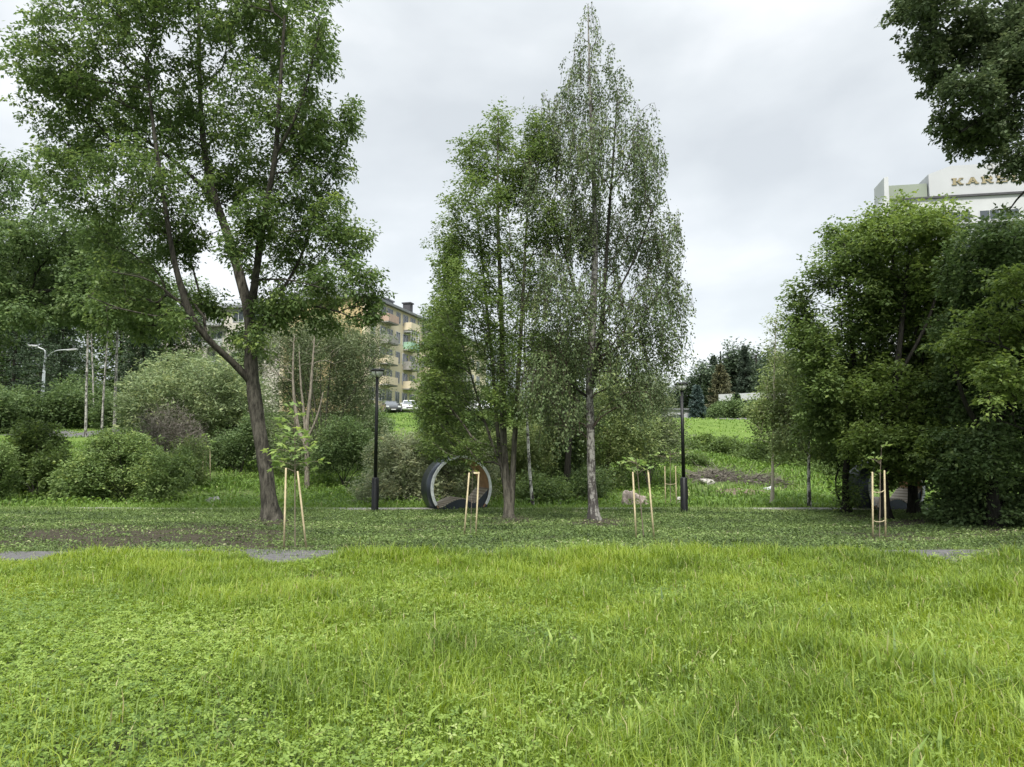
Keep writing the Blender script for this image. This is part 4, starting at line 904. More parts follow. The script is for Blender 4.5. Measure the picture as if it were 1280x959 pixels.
# ------------------------------------------------------------------ trees: the big leaning tree on the left
tree('deciduous_tree', 'large leaning tree with forked dark trunk and wide airy crown, tallest at the left', 'tree', (340, 17.6),
     [[(340, 650, 0, .20), (334, 605, 0, .17), (326, 550, .05, .165), (319, 500, .1, .17), (314, 455, .1, .155), (312, 400, .1, .135), (300, 345, .2, .12), (283, 290, .3, .105), (268, 245, .4, .09), (256, 190, .5, .075), (250, 120, .4, .06), (249, 40, .3, .045), (247, -30, .2, .03)],
      [(315, 478, .1, .105), (290, 452, -.2, .085), (258, 422, -.6, .075), (236, 388, -.9, .08), (219, 330, -1.1, .065), (205, 250, -1.2, .05), (192, 160, -1.2, .04), (182, 70, -1.0, .025)],
      [(312, 400, .1, .10), (322, 330, -.3, .09), (331, 265, -.6, .075), (344, 195, -.9, .06), (350, 110, -1.0, .045), (356, 20, -1.1, .03)],
      [(314, 425, .1, .05), (338, 385, .5, .045), (372, 330, 1.0, .035), (398, 262, 1.4, .025)],
      [(270, 250, .4, .06), (222, 205, .9, .05), (160, 158, 1.4, .035), (105, 108, 1.8, .02)],
      [(236, 388, -.9, .03), (190, 352, -1.4, .02), (140, 340, -1.9, .01)],
      [(344, 195, -.9, .04), (376, 130, -1.2, .035), (396, 50, -1.3, .02)],
      [(318, 350, -.2, .03), (360, 350, -.9, .02), (410, 362, -1.5, .01)],
      [(258, 422, -.6, .035), (252, 380, -.1, .03), (240, 330, .3, .02)],
      [(258, 400, -.6, .03), (230, 360, -.6, .025), (212, 300, -.5, .02)]],
     [(215, 398, 22, 12), (268, 392, 16, 8), (300, 420, 14, 10), (120, 60, 90, 65), (235, 20, 90, 60), (335, 45, 75, 60), (388, 50, 28, 60), (65, 110, 50, 60), (150, 150, 80, 55), (240, 140, 75, 60), (338, 150, 75, 60), (398, 165, 35, 55), (438, 145, 10, 25), (105, 225, 60, 45),
      (190, 235, 75, 55), (285, 225, 50, 45), (370, 245, 65, 55), (424, 290, 38, 45), (160, 300, 60, 40), (228, 300, 35, 35), (360, 325, 55, 38), (432, 350, 42, 26), (392, 372, 60, 22), (165, 360, 50, 38), (462, 372, 22, 14), (395, 395, 40, 18), (450, 390, 24, 12), (340, 385, 30, 24), (190, 400, 34, 30), (140, 390, 36, 24),
      (260, 378, 25, 14), (300, -40, 150, 50), (150, -30, 90, 40), (318, 425, 25, 20, -.6), (90, 180, 40, 30), (350, 390, 30, 20), (300, 300, 22, 40), (430, 220, 18, 20), (330, 272, 30, 30)],
     17.8, 3300, 38, M['leaf_elm'], M['bark'], size=.11, ratio=.5, spread=.17, depth=3.0, gap=.26, gs=.62, bf=.28, seed=11, nside=16, limbmat=M['bark_limb_backlit'], droop=.5, clumpvar=.2, zflat=.75)

# behind it on the far left
tree('deciduous_tree', 'dark spreading tree at the left edge, behind the large leaning tree', 'tree', (-70, 26),
     [[(-70, 640, 0, .22), (-60, 520, 0, .19), (-50, 420, 0, .16), (-30, 330, 0, .12), (-10, 250, 0, .06), (10, 200, 0, .02)], [(-50, 420, 0, .10), (10, 375, -.6, .08), (70, 362, -1, .06), (140, 352, -1.2, .03)], [(-45, 400, 0, .08), (0, 400, .8, .06), (60, 392, 1.2, .03)], [(-30, 330, 0, .06), (20, 300, 1, .04), (50, 250, 1, .02)]],
     [(0, 370, 70, 40), (70, 355, 70, 45), (135, 345, 50, 40), (90, 300, 50, 30), (180, 380, 40, 40), (130, 385, 60, 24), (-30, 300, 60, 50), (30, 300, 50, 30), (60, 250, 20, 40, 0, .5), (20, 210, 25, 30, 0, .5), (-30, 230, 40, 50), (-60, 420, 60, 50), (40, 398, 50, 14), (100, 392, 40, 14)],
     26, 2000, 30, M['leaf_dark'], M['bark_dark'], size=.14, spread=.24, depth=3.2, gap=.1, seed=12, droop=.5)

# ------------------------------------------------------------------ the middle group
tree('deciduous_tree', 'slender multi-stemmed tree with bright feathery crown, left neighbour of the birch', 'tree', (636, 18.4),
     [[(637, 646, 0, .115), (633, 600, 0, .09), (629, 540, 0, .085), (628, 450, .05, .07), (625, 350, .1, .055), (622, 250, .1, .035), (623, 150, .1, .012)],
      [(639, 640, 0, .09), (642, 570, -.1, .07), (648, 470, -.2, .055), (654, 360, -.3, .04), (660, 250, -.4, .02)],
      [(633, 620, 0, .06), (624, 560, .2, .055), (616, 460, .3, .045), (606, 360, .4, .03), (594, 250, .5, .015)],
      [(630, 590, 0, .04), (612, 545, .3, .035), (592, 480, .5, .025), (575, 420, .6, .015)]],
     [(625, 168, 20, 36), (592, 200, 22, 36), (640, 225, 45, 45), (602, 260, 42, 42), (568, 300, 25, 30), (560, 250, 8, 8), (640, 330, 55, 55), (590, 375, 50, 48), (552, 400, 20, 30), (560, 445, 45, 40), (640, 430, 50, 50), (545, 500, 25, 30), (590, 510, 45, 35), (640, 505, 40, 35), (570, 555, 42, 22), (605, 560, 30, 20), (672, 190, 22, 50), (685, 290, 28, 60), (535, 300, 10, 6), (537, 470, 18, 12)],
     18.4, 1700, 34, M['leaf_mid'], M['bark_grey'], size=.085, ratio=.5, spread=.17, depth=1.7, gap=.16, gs=.6, bf=.5, down=1.6, seed=21, zflat=.5, nside=10)
tree('deciduous_tree', 'narrow dense columnar tree standing behind the left side of the multi-stemmed tree', 'tree', (557, 23.6),
     [[(557, 630, 0, .10), (558, 540, 0, .08), (560, 430, 0, .055), (561, 320, 0, .02)]],
     [(561, 335, 15, 38), (561, 390, 19, 45), (556, 445, 26, 50), (552, 500, 32, 42), (556, 548, 34, 36), (566, 320, 8, 26)],
     23.6, 620, 40, M['leaf_mid'], M['bark_grey'], size=.10, spread=.20, depth=1.2, gap=.05, bf=.5, down=1.2, seed=22)
tree('birch_tree', 'tall weeping birch with black-and-white trunk and thin hanging twigs, highest tree in the centre', 'birch', (743, 17.8),
     [[(743, 652, 0, .125), (740, 605, 0, .105), (738, 540, 0, .095), (737, 480, 0, .088), (741, 400, 0, .09), (744, 300, 0, .07), (741, 200, 0, .05), (737, 100, 0, .03), (735, 5, 0, .012)],
      [(738, 490, 0, .07), (748, 440, -.15, .065), (754, 380, -.25, .055), (762, 260, -.35, .035), (772, 120, -.4, .012)],
      [(740, 470, 0, .045), (775, 430, .2, .035), (815, 380, .4, .02), (838, 340, .5, .012)],
      [(742, 420, 0, .04), (715, 350, .2, .03), (690, 250, .3, .015)],
      [(752, 400, -.2, .03), (790, 330, -.5, .022), (820, 250, -.6, .012)],
      [(739, 500, 0, .035), (700, 470, -.3, .025), (668, 445, -.5, .012)]],
     [(735, 45, 14, 42, 0, .6), (718, 75, 10, 20, 0, .4), (760, 70, 8, 22, 0, .4), (733, 110, 34, 40), (776, 112, 12, 36, 0, .7), (705, 175, 34, 45), (755, 185, 50, 50), (806, 215, 26, 50), (715, 270, 46, 60), (775, 290, 50, 60), (825, 310, 22, 50, 0, .8), (725, 370, 50, 50), (800, 380, 50, 50), (845, 365, 15, 30, 0, .7), (695, 430, 38, 45), (760, 440, 50, 40), (826, 420, 34, 36), (838, 285, 14, 26, 0, .6), (800, 150, 18, 26, 0, .7), (690, 150, 20, 34, 0, .8), (680, 350, 24, 50), (680, 470, 30, 40), (675, 130, 12, 14, 0, .35), (665, 230, 12, 40), (700, 510, 30, 30), (790, 490, 40, 22)],
     17.8, 2000, 34, M['leaf_birch'], M['birch'], size=.062, ratio=.7, spread=.15, depth=2.0, gap=.22, gs=.45, bf=.55, down=2.0, r0=.0035, hang=.72, flat=.9, droop=.9, seed=23, twigmat=M['twig_birch'], clumpvar=.16, nside=14, limbmat=M['bark_dark'])
tree('birch_tree', 'very thin white birch stem between the multi-stemmed tree and the tall birch', 'birch', (667, 22.6),
     [[(667, 638, 0, .05), (663, 600, 0, .047), (660, 550, 0, .044), (658, 500, 0, .04), (656, 440, 0, .03), (655, 350, 0, .012)]],
     [(655, 380, 18, 40), (660, 430, 20, 30)], 22.6, 130, 22, M['leaf_birch'], M['birch_thin'], size=.06, ratio=.7, spread=.16, depth=.8, bf=.5, hang=.4, flat=.9, droop=.8, seed=24, nside=8, twigmat=M['twig_birch'])

# ------------------------------------------------------------------ right-hand trees
tree('deciduous_tree', 'broad light-topped tree on a leafy-sleeved trunk, front left of the right-hand clump', 'tree', (1058, 20.0),
     [[(1058, 645, 0, .10), (1057, 600, 0, .085), (1062, 540, 0, .08), (1068, 470, 0, .065), (1062, 380, 0, .045), (1056, 310, 0, .02)], [(1062, 540, 0, .05), (1040, 480, -.3, .04), (1022, 420, -.5, .02)], [(1066, 500, 0, .05), (1090, 430, .3, .04), (1100, 340, .5, .02)]],
     [(1065, 312, 36, 32), (1050, 335, 42, 30), (1100, 300, 34, 30), (1018, 372, 34, 32), (1006, 410, 20, 24), (1026, 470, 22, 36), (1080, 385, 50, 45), (1012, 425, 22, 30), (1050, 455, 52, 50), (1035, 520, 38, 35), (1085, 480, 35, 40), (1050, 560, 32, 25), (1003, 350, 12, 8), (1058, 610, 7, 26, 0, .8), (1040, 290, 8, 8)],
     20.0, 1500, 36, M['leaf_mid'], M['bark_dark'], size=.105, spread=.2, depth=2.4, gap=.1, bf=.35, seed=31, var0=.42)
tree('deciduous_tree', 'dense rounded tree with dark trunk just behind the tied stakes', 'tree', (1106, 17.6),
     [[(1106, 655, 0, .12), (1106, 600, 0, .10), (1108, 540, 0, .09), (1120, 470, 0, .075), (1130, 380, 0, .05), (1138, 290, 0, .02)], [(1107, 600, 0, .05), (1122, 560, .4, .045), (1135, 500, .8, .03)], [(1118, 480, 0, .05), (1160, 400, -.3, .035), (1185, 310, -.4, .02)]],
     [(1135, 290, 52, 28), (1095, 282, 26, 16), (1160, 276, 34, 14), (1176, 296, 30, 24), (1120, 350, 50, 42), (1175, 350, 45, 45), (1140, 420, 60, 50), (1110, 490, 50, 45), (1165, 490, 55, 45), (1095, 555, 36, 30), (1150, 560, 45, 35), (1125, 262, 8, 14), (1112, 596, 18, 12)],
     18.0, 1650, 36, M['leaf_lime'], M['bark_dark'], size=.10, spread=.19, depth=2.3, gap=.04, bf=.35, seed=32, var0=.36, flat=.6)
tree('deciduous_tree', 'short dark-trunked tree standing just in front of the half-hidden ring lounger', 'tree', (1142, 18.9),
     [[(1142, 650, 0, .13), (1141, 600, 0, .11), (1145, 550, 0, .10), (1155, 470, 0, .07), (1165, 390, 0, .04), (1170, 330, 0, .02)], [(1142, 600, 0, .06), (1165, 560, .3, .05), (1190, 500, .4, .03)]],
     [(1165, 420, 60, 50), (1150, 500, 55, 45), (1190, 540, 50, 40), (1160, 580, 45, 22), (1210, 460, 45, 50)],
     19.6, 850, 34, M['leaf_dark'], M['bark_dark'], size=.11, spread=.22, depth=1.8, gap=.0, seed=33)
tree('deciduous_tree', 'darkest dense tree with foliage down to the ground at the right edge', 'tree', (1242, 16.2),
     [[(1242, 662, 0, .14), (1240, 600, 0, .12), (1238, 520, 0, .10), (1240, 430, 0, .07), (1244, 330, 0, .03)], [(1240, 560, 0, .06), (1205, 500, -.3, .045), (1190, 430, -.3, .02)], [(1240, 540, 0, .06), (1280, 460, .3, .045), (1300, 350, .4, .02)]],
     [(1245, 306, 42, 32), (1290, 330, 40, 60), (1222, 345, 40, 40), (1260, 400, 55, 50), (1210, 420, 40, 45), (1290, 450, 50, 60), (1225, 490, 55, 50), (1280, 540, 55, 55), (1215, 570, 50, 45), (1270, 620, 60, 35), (1205, 625, 38, 28), (1235, 640, 60, 18), (1180, 640, 15, 12), (1310, 300, 30, 50)],
     16.2, 2300, 36, M['leaf_dark'], M['bark_dark'], size=.10, spread=.18, depth=2.0, gap=.0, bf=.35, seed=34, flat=.6)
tree('deciduous_tree', 'lighter green tree reaching in from the right edge in front of the darkest one', 'tree', (1352, 14.2),
     [[(1352, 690, 0, .14), (1350, 560, 0, .12), (1345, 460, 0, .09), (1335, 380, 0, .05), (1325, 300, 0, .02)], [(1348, 520, 0, .05), (1300, 460, .1, .025), (1240, 428, .1, .014), (1200, 424, .1, .007)], [(1345, 480, 0, .05), (1300, 400, .1, .035), (1260, 370, .1, .02)], [(1350, 560, 0, .04), (1290, 540, .1, .018), (1240, 522, .1, .008)]],
     [(1262, 360, 28, 24), (1240, 400, 40, 16), (1205, 425, 34, 12), (1270, 415, 25, 25), (1250, 470, 30, 22), (1225, 510, 18, 22), (1290, 480, 30, 40), (1320, 400, 40, 60), (1340, 500, 50, 60), (1225, 445, 25, 14)],
     14.2, 560, 34, M['leaf_lime'], M['bark_dark'], size=.095, spread=.16, depth=1.2, gap=.12, seed=35, zflat=.4)
tree('deciduous_tree', 'near tree whose dark branches hang in from the top right corner', 'tree', (1560, 11.5),
     [[(1560, 760, 0, .30), (1550, 560, 0, .26), (1530, 380, 0, .22), (1500, 200, 0, .18), (1470, 30, 0, .13), (1440, -160, 0, .06)],
      [(1510, 260, 0, .10), (1420, 190, .3, .05), (1340, 158, .5, .03), (1275, 130, .5, .016), (1200, 165, -.5, .02)],
      [(1480, 90, 0, .10), (1390, 40, .5, .05), (1290, 8, .7, .024), (1205, 18, .7, .012), (1130, 20, .2, .015)],
      [(1500, 210, 0, .07), (1400, 150, .4, .04), (1320, 160, .6, .03), (1262, 185, .7, .018), (1225, 175, .7, .015)],
      [(1490, 160, 0, .06), (1360, 85, -.1, .03), (1250, 58, .2, .016), (1195, 70, .2, .008)],
      [(1400, 190, -.2, .04), (1330, 210, .1, .03), (1285, 235, .2, .02), (1262, 262, .2, .01)]],
     [(1180, 5, 60, 28), (1145, 22, 30, 22), (1128, 18, 14, 12), (1158, 62, 18, 20), (1175, 100, 14, 18), (1150, -10, 30, 20), (1225, 45, 50, 38), (1180, 75, 24, 26), (1260, 95, 45, 45), (1212, 120, 36, 26), (1195, 150, 26, 18), (1250, 150, 42, 24), (1203, 170, 24, 20), (1238, 180, 32, 16), (1275, 200, 22, 20), (1262, 255, 10, 14, .2, .25), (1170, 45, 20, 14), (1310, 60, 60, 70), (1340, 180, 60, 60), (1400, 20, 70, 90), (1300, -60, 120, 50), (1280, 30, 40, 40), (1450, -120, 90, 60)],
     11.5, 2000, 48, M['leaf_oak'], M['bark_dark'], size=.075, ratio=.6, spread=.115, depth=1.5, gap=.19, gs=.42, seed=36, r0=.004, clumpvar=.1)
tree('birch_tree', 'small birch with white trunk standing by the far path left of the right-hand clump', 'birch', (1012, 21.9),
     [[(1012, 640, 0, .055), (1011, 600, 0, .05), (1011, 560, 0, .045), (1008, 500, 0, .03), (1004, 440, 0, .012)]],
     [(1000, 520, 32, 26), (1020, 545, 25, 22), (985, 545, 18, 18), (1005, 475, 22, 30)], 21.9, 330, 22, M['leaf_willow2'], M['birch_thin'], size=.075, ratio=.7, spread=.18, depth=1.2, gap=.15, bf=.5, hang=.35, droop=.8, flat=.9, seed=37, nside=8, twigmat=M['twig_birch'])
tree('young_tree', 'young tree with pale flared trunk between the right-hand lamp and the small birch', 'tree', (966, 22.6),
     [[(965, 637, 0, .075), (966, 610, 0, .05), (966, 570, 0, .04), (967, 520, 0, .03), (968, 460, 0, .02), (970, 400, 0, .01)]],
     [(962, 535, 22, 22), (985, 520, 25, 25), (970, 490, 20, 25), (950, 515, 14, 14), (972, 440, 14, 34, 0, .6), (968, 402, 8, 16, 0, .5)], 22.6, 360, 22, M['leaf_willow2'], M['pale_bark'], size=.09, spread=.18, depth=1.1, gap=.1, bf=.5, seed=38, nside=8)
tree('deciduous_tree', 'pale green tree half way up the slope behind the small birch', 'tree', (1000, 36),
     [[(1000, 0, 0, .14), (1000, 560, 0, .12), (1002, 500, 0, .08), (1005, 440, 0, .03)]],
     [(1000, 470, 40, 35), (980, 510, 30, 35), (1030, 500, 40, 40), (1010, 430, 20, 24), (1060, 520, 40, 40)], 36, 650, 22, M['leaf_willow2'], M['bark_grey'], size=.15, spread=.35, depth=2.2, gap=.18, seed=39, flare=False)

# ------------------------------------------------------------------ bushes
bush('bush', 'dark round bush at the left, below the two-armed street lamp', 'bush', 42, 27, [(42, 575, 40, 42), (20, 590, 25, 30), (66, 585, 20, 32), (45, 545, 32, 18)], 620, 34, M['leaf_mid'], M['bark_dark'], size=.12, ratio=.5, spread=.15, depth=1.3, seed=41, gap=.02, var0=.35, clumpvar=.2)
bush('bush', 'bush cut off by the left frame edge', 'bush', -8, 24.3, [(-8, 600, 26, 34), (-2, 575, 18, 20)], 300, 32, M['leaf_bush'], M['bark_dark'], size=.09, spread=.16, depth=1.0, seed=42)
bush('bush', 'wide bright green bush between the dark round bush and the large leaning tree', 'bush', 158, 25, [(155, 590, 60, 44), (110, 600, 32, 34), (205, 600, 34, 36), (150, 558, 40, 20), (228, 580, 14, 16), (85, 606, 12, 20)], 1050, 34, M['leaf_bush'], M['bark_dark'], size=.11, ratio=.42, spread=.14, depth=1.5, seed=43, stems=9, gap=.06, clumpvar=.2)
bush('bush', 'low feathery light bush behind the right end of the wide bright one', 'bush', 236, 29.5, [(236, 568, 20, 20), (220, 585, 16, 18), (245, 590, 14, 14)], 240, 28, M['leaf_willow2'], M['bark_grey'], size=.10, spread=.17, depth=.8, seed=44)
bush('bush', 'dry greyish bush of bare twigs behind the wide bright one', 'bush', 205, 33, [(208, 530, 32, 26), (195, 550, 26, 22), (235, 545, 20, 20)], 700, 9, M['dry_twig'], M['dead'], size=.22, ratio=.07, spread=.22, depth=1.4, seed=45, stems=9, droop=-.6)
bush('willow_bush', 'big rounded grey-green willow behind the bushes on the left', 'willow', 245, 39, [(235, 475, 60, 38), (195, 500, 42, 42), (280, 490, 50, 50), (240, 530, 70, 40), (310, 525, 32, 50), (175, 520, 22, 26), (290, 555, 50, 30)], 1500, 28, M['leaf_willow'], M['bark_grey'], size=.22, ratio=.3, spread=.27, depth=3.2, seed=46, stems=10, gap=.08, rst=.07, clumpvar=.2)
bush('bush', 'dark green thicket at the foot of the big willow', 'bush', 300, 34, [(300, 560, 32, 26), (275, 570, 24, 20), (320, 540, 18, 24)], 420, 30, M['leaf_dark'], M['bark_dark'], size=.12, spread=.22, depth=1.3, seed=47, gap=0)
bush('bush', 'tall greyish thicket of thin-leaved branches around the bare pale stems', 'bush', 402, 33.5, [(400, 440, 62, 42), (350, 450, 32, 45), (430, 425, 40, 24), (370, 420, 30, 24), (450, 470, 36, 50), (400, 510, 72, 50), (440, 540, 46, 42), (360, 545, 36, 40), (470, 430, 18, 24), (400, 565, 50, 26)], 2000, 26, M['leaf_grey'], M['bark_grey'], size=.12, ratio=.36, spread=.28, depth=2.4, seed=48, stems=12, gap=.16, rst=.04)
bush('bush', 'dark round bush at the lower right of the bare pale stems', 'bush', 430, 30.5, [(430, 555, 34, 34), (455, 565, 24, 28), (405, 572, 18, 20)], 480, 30, M['leaf_dark'], M['bark_dark'], size=.10, spread=.19, depth=1.2, seed=49, gap=0)
tree('dead_tree', 'bundle of bare pale stems with peeling bark behind the maple sapling', 'tree', (384, 30.2),
     [[(384, 0, 0, .11), (383, 560, 0, .10), (374, 540, .1, .075), (368, 500, .1, .06), (366, 462, .1, .04), (368, 420, .1, .02)],
      [(383, 575, 0, .08), (384, 530, -.1, .07), (388, 490, -.1, .06), (391, 450, -.1, .04), (394, 410, -.1, .02)],
      [(383, 570, 0, .06), (380, 520, .2, .05), (376, 480, .2, .035), (374, 440, .2, .02)],
      [(384, 550, 0, .055), (393, 530, -.2, .05), (399, 512, -.2, .035), (404, 490, -.2, .02)]],
     [(380, 430, 35, 20), (410, 450, 30, 30), (350, 460, 24, 26)], 30.2, 90, 2, M['leaf_grey'], M['dead'], size=.06, spread=.2, depth=1.2, seed=50, r0=.006, flare=False)
bush('willow_bush', 'silvery willow bush behind the left lamp and the ring lounger', 'willow', 520, 24.2, [(505, 580, 52, 42), (540, 575, 46, 34), (470, 610, 28, 24), (585, 590, 42, 36), (520, 610, 62, 24), (560, 612, 50, 22), (500, 558, 30, 14)], 1500, 28, M['leaf_silver'], M['bark_grey'], size=.11, ratio=.33, spread=.14, depth=1.2, seed=51, stems=12, gap=.12, clumpvar=.2)
mid = [('grey-green thicket behind the foot of the multi-stemmed tree', 640, 27, [(640, 590, 42, 34), (620, 560, 34, 30), (660, 560, 34, 36)], 'leaf_willow2'),
       ('tall drooping bush directly behind the thin white birch stem', 690, 28, [(690, 530, 44, 42), (680, 580, 44, 40), (712, 560, 30, 40), (690, 480, 30, 34)], 'leaf_birch'),
       ('tall yellow-green bush behind the birch trunk', 755, 29, [(750, 540, 44, 44), (770, 500, 40, 34), (745, 590, 40, 30), (790, 540, 36, 40)], 'leaf_willow2'),
       ('grey-leaved bush left of the right-hand black lamp', 812, 31, [(812, 520, 34, 40), (800, 560, 34, 36), (832, 550, 26, 30), (815, 490, 22, 22)], 'leaf_grey'),
       ('low dark bush beside the pinkish boulders', 742, 25.6, [(740, 605, 24, 20), (722, 612, 16, 16)], 'leaf_dark'),
       ('low bush under the thin white birch stem', 672, 25.2, [(672, 615, 34, 18), (700, 618, 20, 14)], 'leaf_bush')]
for i, (lb, px, d, cl, mt) in enumerate(mid):
    area = sum(c[2] * c[3] for c in cl); bush('bush', lb, 'bush', px, d, cl, int(area * .17) + 140, 28, M[mt], M['bark_grey'], size=.105, ratio=.4, spread=.21, depth=1.5, seed=60 + i, gap=.03, clumpvar=.18, group='bushes at the foot of the bank')
tree('deciduous_tree', 'dark-trunked tree standing in the bushes left of the birch trunk', 'tree', (708, 25.5),
     [[(708, 640, 0, .14), (709, 600, 0, .12), (711, 560, 0, .10), (716, 500, 0, .07), (722, 430, 0, .03)]], [(712, 470, 36, 36), (735, 440, 26, 30), (690, 440, 26, 30), (720, 520, 40, 26)], 25.5, 560, 26, M['leaf_birch'], M['bark_dark'], size=.10, spread=.22, depth=1.6, gap=.1, seed=70)
# low shrubs along the top of the bank on the right
sh = bush('low_shrub', 'dark low shrub on the bank right beside the lamp pole', 'shrub', 880, 41, [(880, 563, 26, 14), (868, 568, 16, 10), (895, 568, 18, 11)], 300, 26, M['leaf_mid'], M['bark_dark'], size=.16, spread=.26, depth=1.2, seed=80, gap=0, group='low shrubs across the bank', var0=.35)
def copy_tree(o, loc, rz, s, label, group=None, name=None):
    r = o.copy(); COL.objects.link(r); r.location = loc; r.rotation_euler = (0, 0, rz); r.scale = (s, s, s); r['label'] = label
    if group: r['group'] = group
    for ch in [c for c in o.children]:
        c = ch.copy(); COL.objects.link(c); c.parent = r; c.matrix_parent_inverse = ch.matrix_parent_inverse
        for g2 in ch.children:
            d2 = g2.copy(); COL.objects.link(d2); d2.parent = c
    return r
for px, d, rz, s, lb in ((915, 40, 2.0, .95, 'dark low shrub above the grey brushwood heap'), (943, 38.5, 4.1, .9, 'low shrub above the white stone'), (975, 37, 5.2, 1.0, 'low shrub behind the pale flared young trunk'), (1010, 36, 1.1, 1.0, 'low shrub behind the small white birch'), (862, 36, 3.3, .75, 'small low shrub left behind the right-hand lamp pole'), (1045, 33, .3, .8, 'low shrub left of the leafy-sleeved trunk')):
    copy_tree(sh, G(px, d), rz, s, lb)

# ------------------------------------------------------------------ far trees
def spruce(name, label, px, d, ytop, wpx, mat, seed, group=None, base_px=None, dens=1.0):
    g = np.random.default_rng(seed); b = G(px, d); hgt = R(px, ytop, d).z - b.z; r = wpx / 2 / FPX * d
    root = empty(name, b, label, 'spruce', group)
    P, Rr = catmull([(0, 0, -.1), (.03, 0, hgt * .5), (0, 0, hgt)], [hgt * .014, hgt * .009, .01], .5)
    V, Q = limb_tubes([(P, Rr)], 8, False, g); link('trunk', np_mesh('trunk', V, Q, smooth=True), M['bark_dark'], root)
    n = int(190 * dens); t = g.random(n) ** .8; z = hgt * (.04 + .94 * t); ln = r * (1 - t) ** .75 * (.65 + .5 * g.random(n)) + .15; az = g.random(n) * 6.283
    sag = -.28 + .5 * t
    a = np.stack([0 * z, 0 * z, z], -1); dv = np.stack([np.cos(az), np.sin(az), sag], -1); e_ = a + dv * ln[:, None]
    V, Q = frusta(a, e_, .02 + .006 * ln, np.full(n, .008), 3); link('branches', np_mesh('branches', V, Q), M['bark_dark'], root)
    per = 60; c = np.repeat(a, per, 0) + np.repeat(dv * ln[:, None], per, 0) * (.15 + .87 * g.random(n * per))[:, None] ** .8
    m = len(c); c = c + g.standard_normal((m, 3)) * np.array([.10, .10, .08]) * max(.5, r * .35); c[:, 2] -= abs(g.standard_normal(m)) * .10 * r * .5
    d1 = unit(np.repeat(dv, per, 0) + .7 * g.standard_normal((m, 3)) + np.array([0, 0, -.35])); nn = unit(np.cross(d1, g.standard_normal((m, 3)))); s = np.cross(nn, d1); S = (.10 + .11 * g.random(m))[:, None] * max(.8, min(2.2, d / 45))
    V = np.stack([c, c + d1 * S * .4 + s * S * .22, c + d1 * S, c + d1 * S * .4 - s * S * .22], 1).reshape(-1, 3); i = 4 * np.arange(m)
    link('crown', np_mesh('crown', V, np.stack([i, i + 1, i + 2, i + 3], -1), None, np.clip(np.repeat(.45 + .2 * g.standard_normal(m), 4), 0, 1)), mat, root)
    return root
grp = 'dark spruces behind the left bushes'
spruce('spruce_tree', 'dark spruce at the left edge behind the street lamp base', 12, 56, 345, 110, M['needle'], 90, grp)
spruce('spruce_tree', 'dark spruce standing directly behind the two-armed street lamp', 72, 68, 365, 105, M['needle'], 91, grp)
spruce('spruce_tree', 'tallest dark spruce left of the white birch stems', 48, 78, 330, 110, M['needle'], 92, grp)
spruce('spruce_tree', 'slim dark spruce right of the white birch stems', 176, 74, 385, 90, M['needle'], 93, grp)
for i, (px, d, y1, y2, r_, lb, w) in enumerate(((107, 48, 400, 250, .13, 'leftmost of the white birch stems behind the left bushes', 3), (127, 49, 395, 260, .11, 'middle white birch stem behind the left bushes', 8), (143, 51, 410, 280, .17, 'thickest rightmost white birch stem behind the left bushes', 4), (118, 58, 420, 270, .1, 'far thin birch set back among the white stems', -4))):
    tree('birch_tree', lb, 'birch', (px, d), [[(px, 0, 0, r_ * .7), (px + w * .4, 480, 0, r_ * .55), (px + w, 400, 0, r_ * .45), (px + w, y2, 0, .03)]],
         [(px + w, 300, 26, 40), (px + w - 15, 350, 26, 34), (px + w + 20, 345, 26, 30), (px + w, 400, 24, 16, 0, .3)], d, 260, 24, M['leaf_dark'], M['birch_far'], size=.20, ratio=.6, spread=.5, depth=2.5, gap=.1, bf=.5, seed=100 + i, nside=8, group='white birch stems behind the left bushes', flare=False)
# broadleaf trees far behind the left side and behind the middle
far0 = tree('deciduous_tree', 'dense dark tree far behind the birch stems at the left', 'tree', (150, 84), [[(150, 0, 0, .3), (150, 480, 0, .25), (152, 400, 0, .15), (150, 330, 0, .05)]],
            [(150, 350, 50, 34), (125, 390, 45, 40), (180, 390, 45, 40), (150, 440, 60, 42), (120, 480, 40, 30), (180, 480, 40, 30)], 84, 900, 24, M['leaf_dark'], M['bark_dark'], size=.36, ratio=.6, spread=.75, depth=5, gap=.02, bf=.3, r0=.012, seed=110, flare=False, group='dense trees far behind the left side')
for px, d, s, rz, lb in ((60, 92, 1.1, 1, 'dense tree far behind the dark spruces'), (-10, 88, 1.05, 2.2, 'dense tree at the far left edge behind the spruces'), (205, 88, .85, 3.3, 'dense tree far behind the big willow, left half'), (300, 78, .55, 4.2, 'lower dense tree rising behind the big willow'), (378, 76, .60, 5.2, 'lower dense tree before the yellow block end wall'), (440, 72, .52, .6, 'small dense tree hiding the corner of the yellow block'), (560, 92, .7, 1.9, 'dense tree at the far end of the yellow block'), (620, 88, .5, 2.9, 'small dense tree behind the multi-stemmed tree'), (690, 96, .5, 3.9, 'small far tree left behind the birch'), (760, 92, .42, 4.9, 'small far tree right behind the birch'), (818, 98, .45, .2, 'small far tree left of the right-hand lamp head')):
    copy_tree(far0, G(px, d), rz, s, lb, 'dense trees far behind the left side' if px < 400 else 'dense trees along the top of the bank')
under = bush('bush', 'dark undergrowth bush at the foot of the white birch stems', 'bush', 150, 56, [(150, 512, 26, 18), (136, 520, 18, 13), (166, 520, 18, 14)], 420, 24, M['leaf_dark'], M['bark_dark'], size=.2, spread=.36, depth=1.8, seed=130, gap=0, group='undergrowth below the left wood')
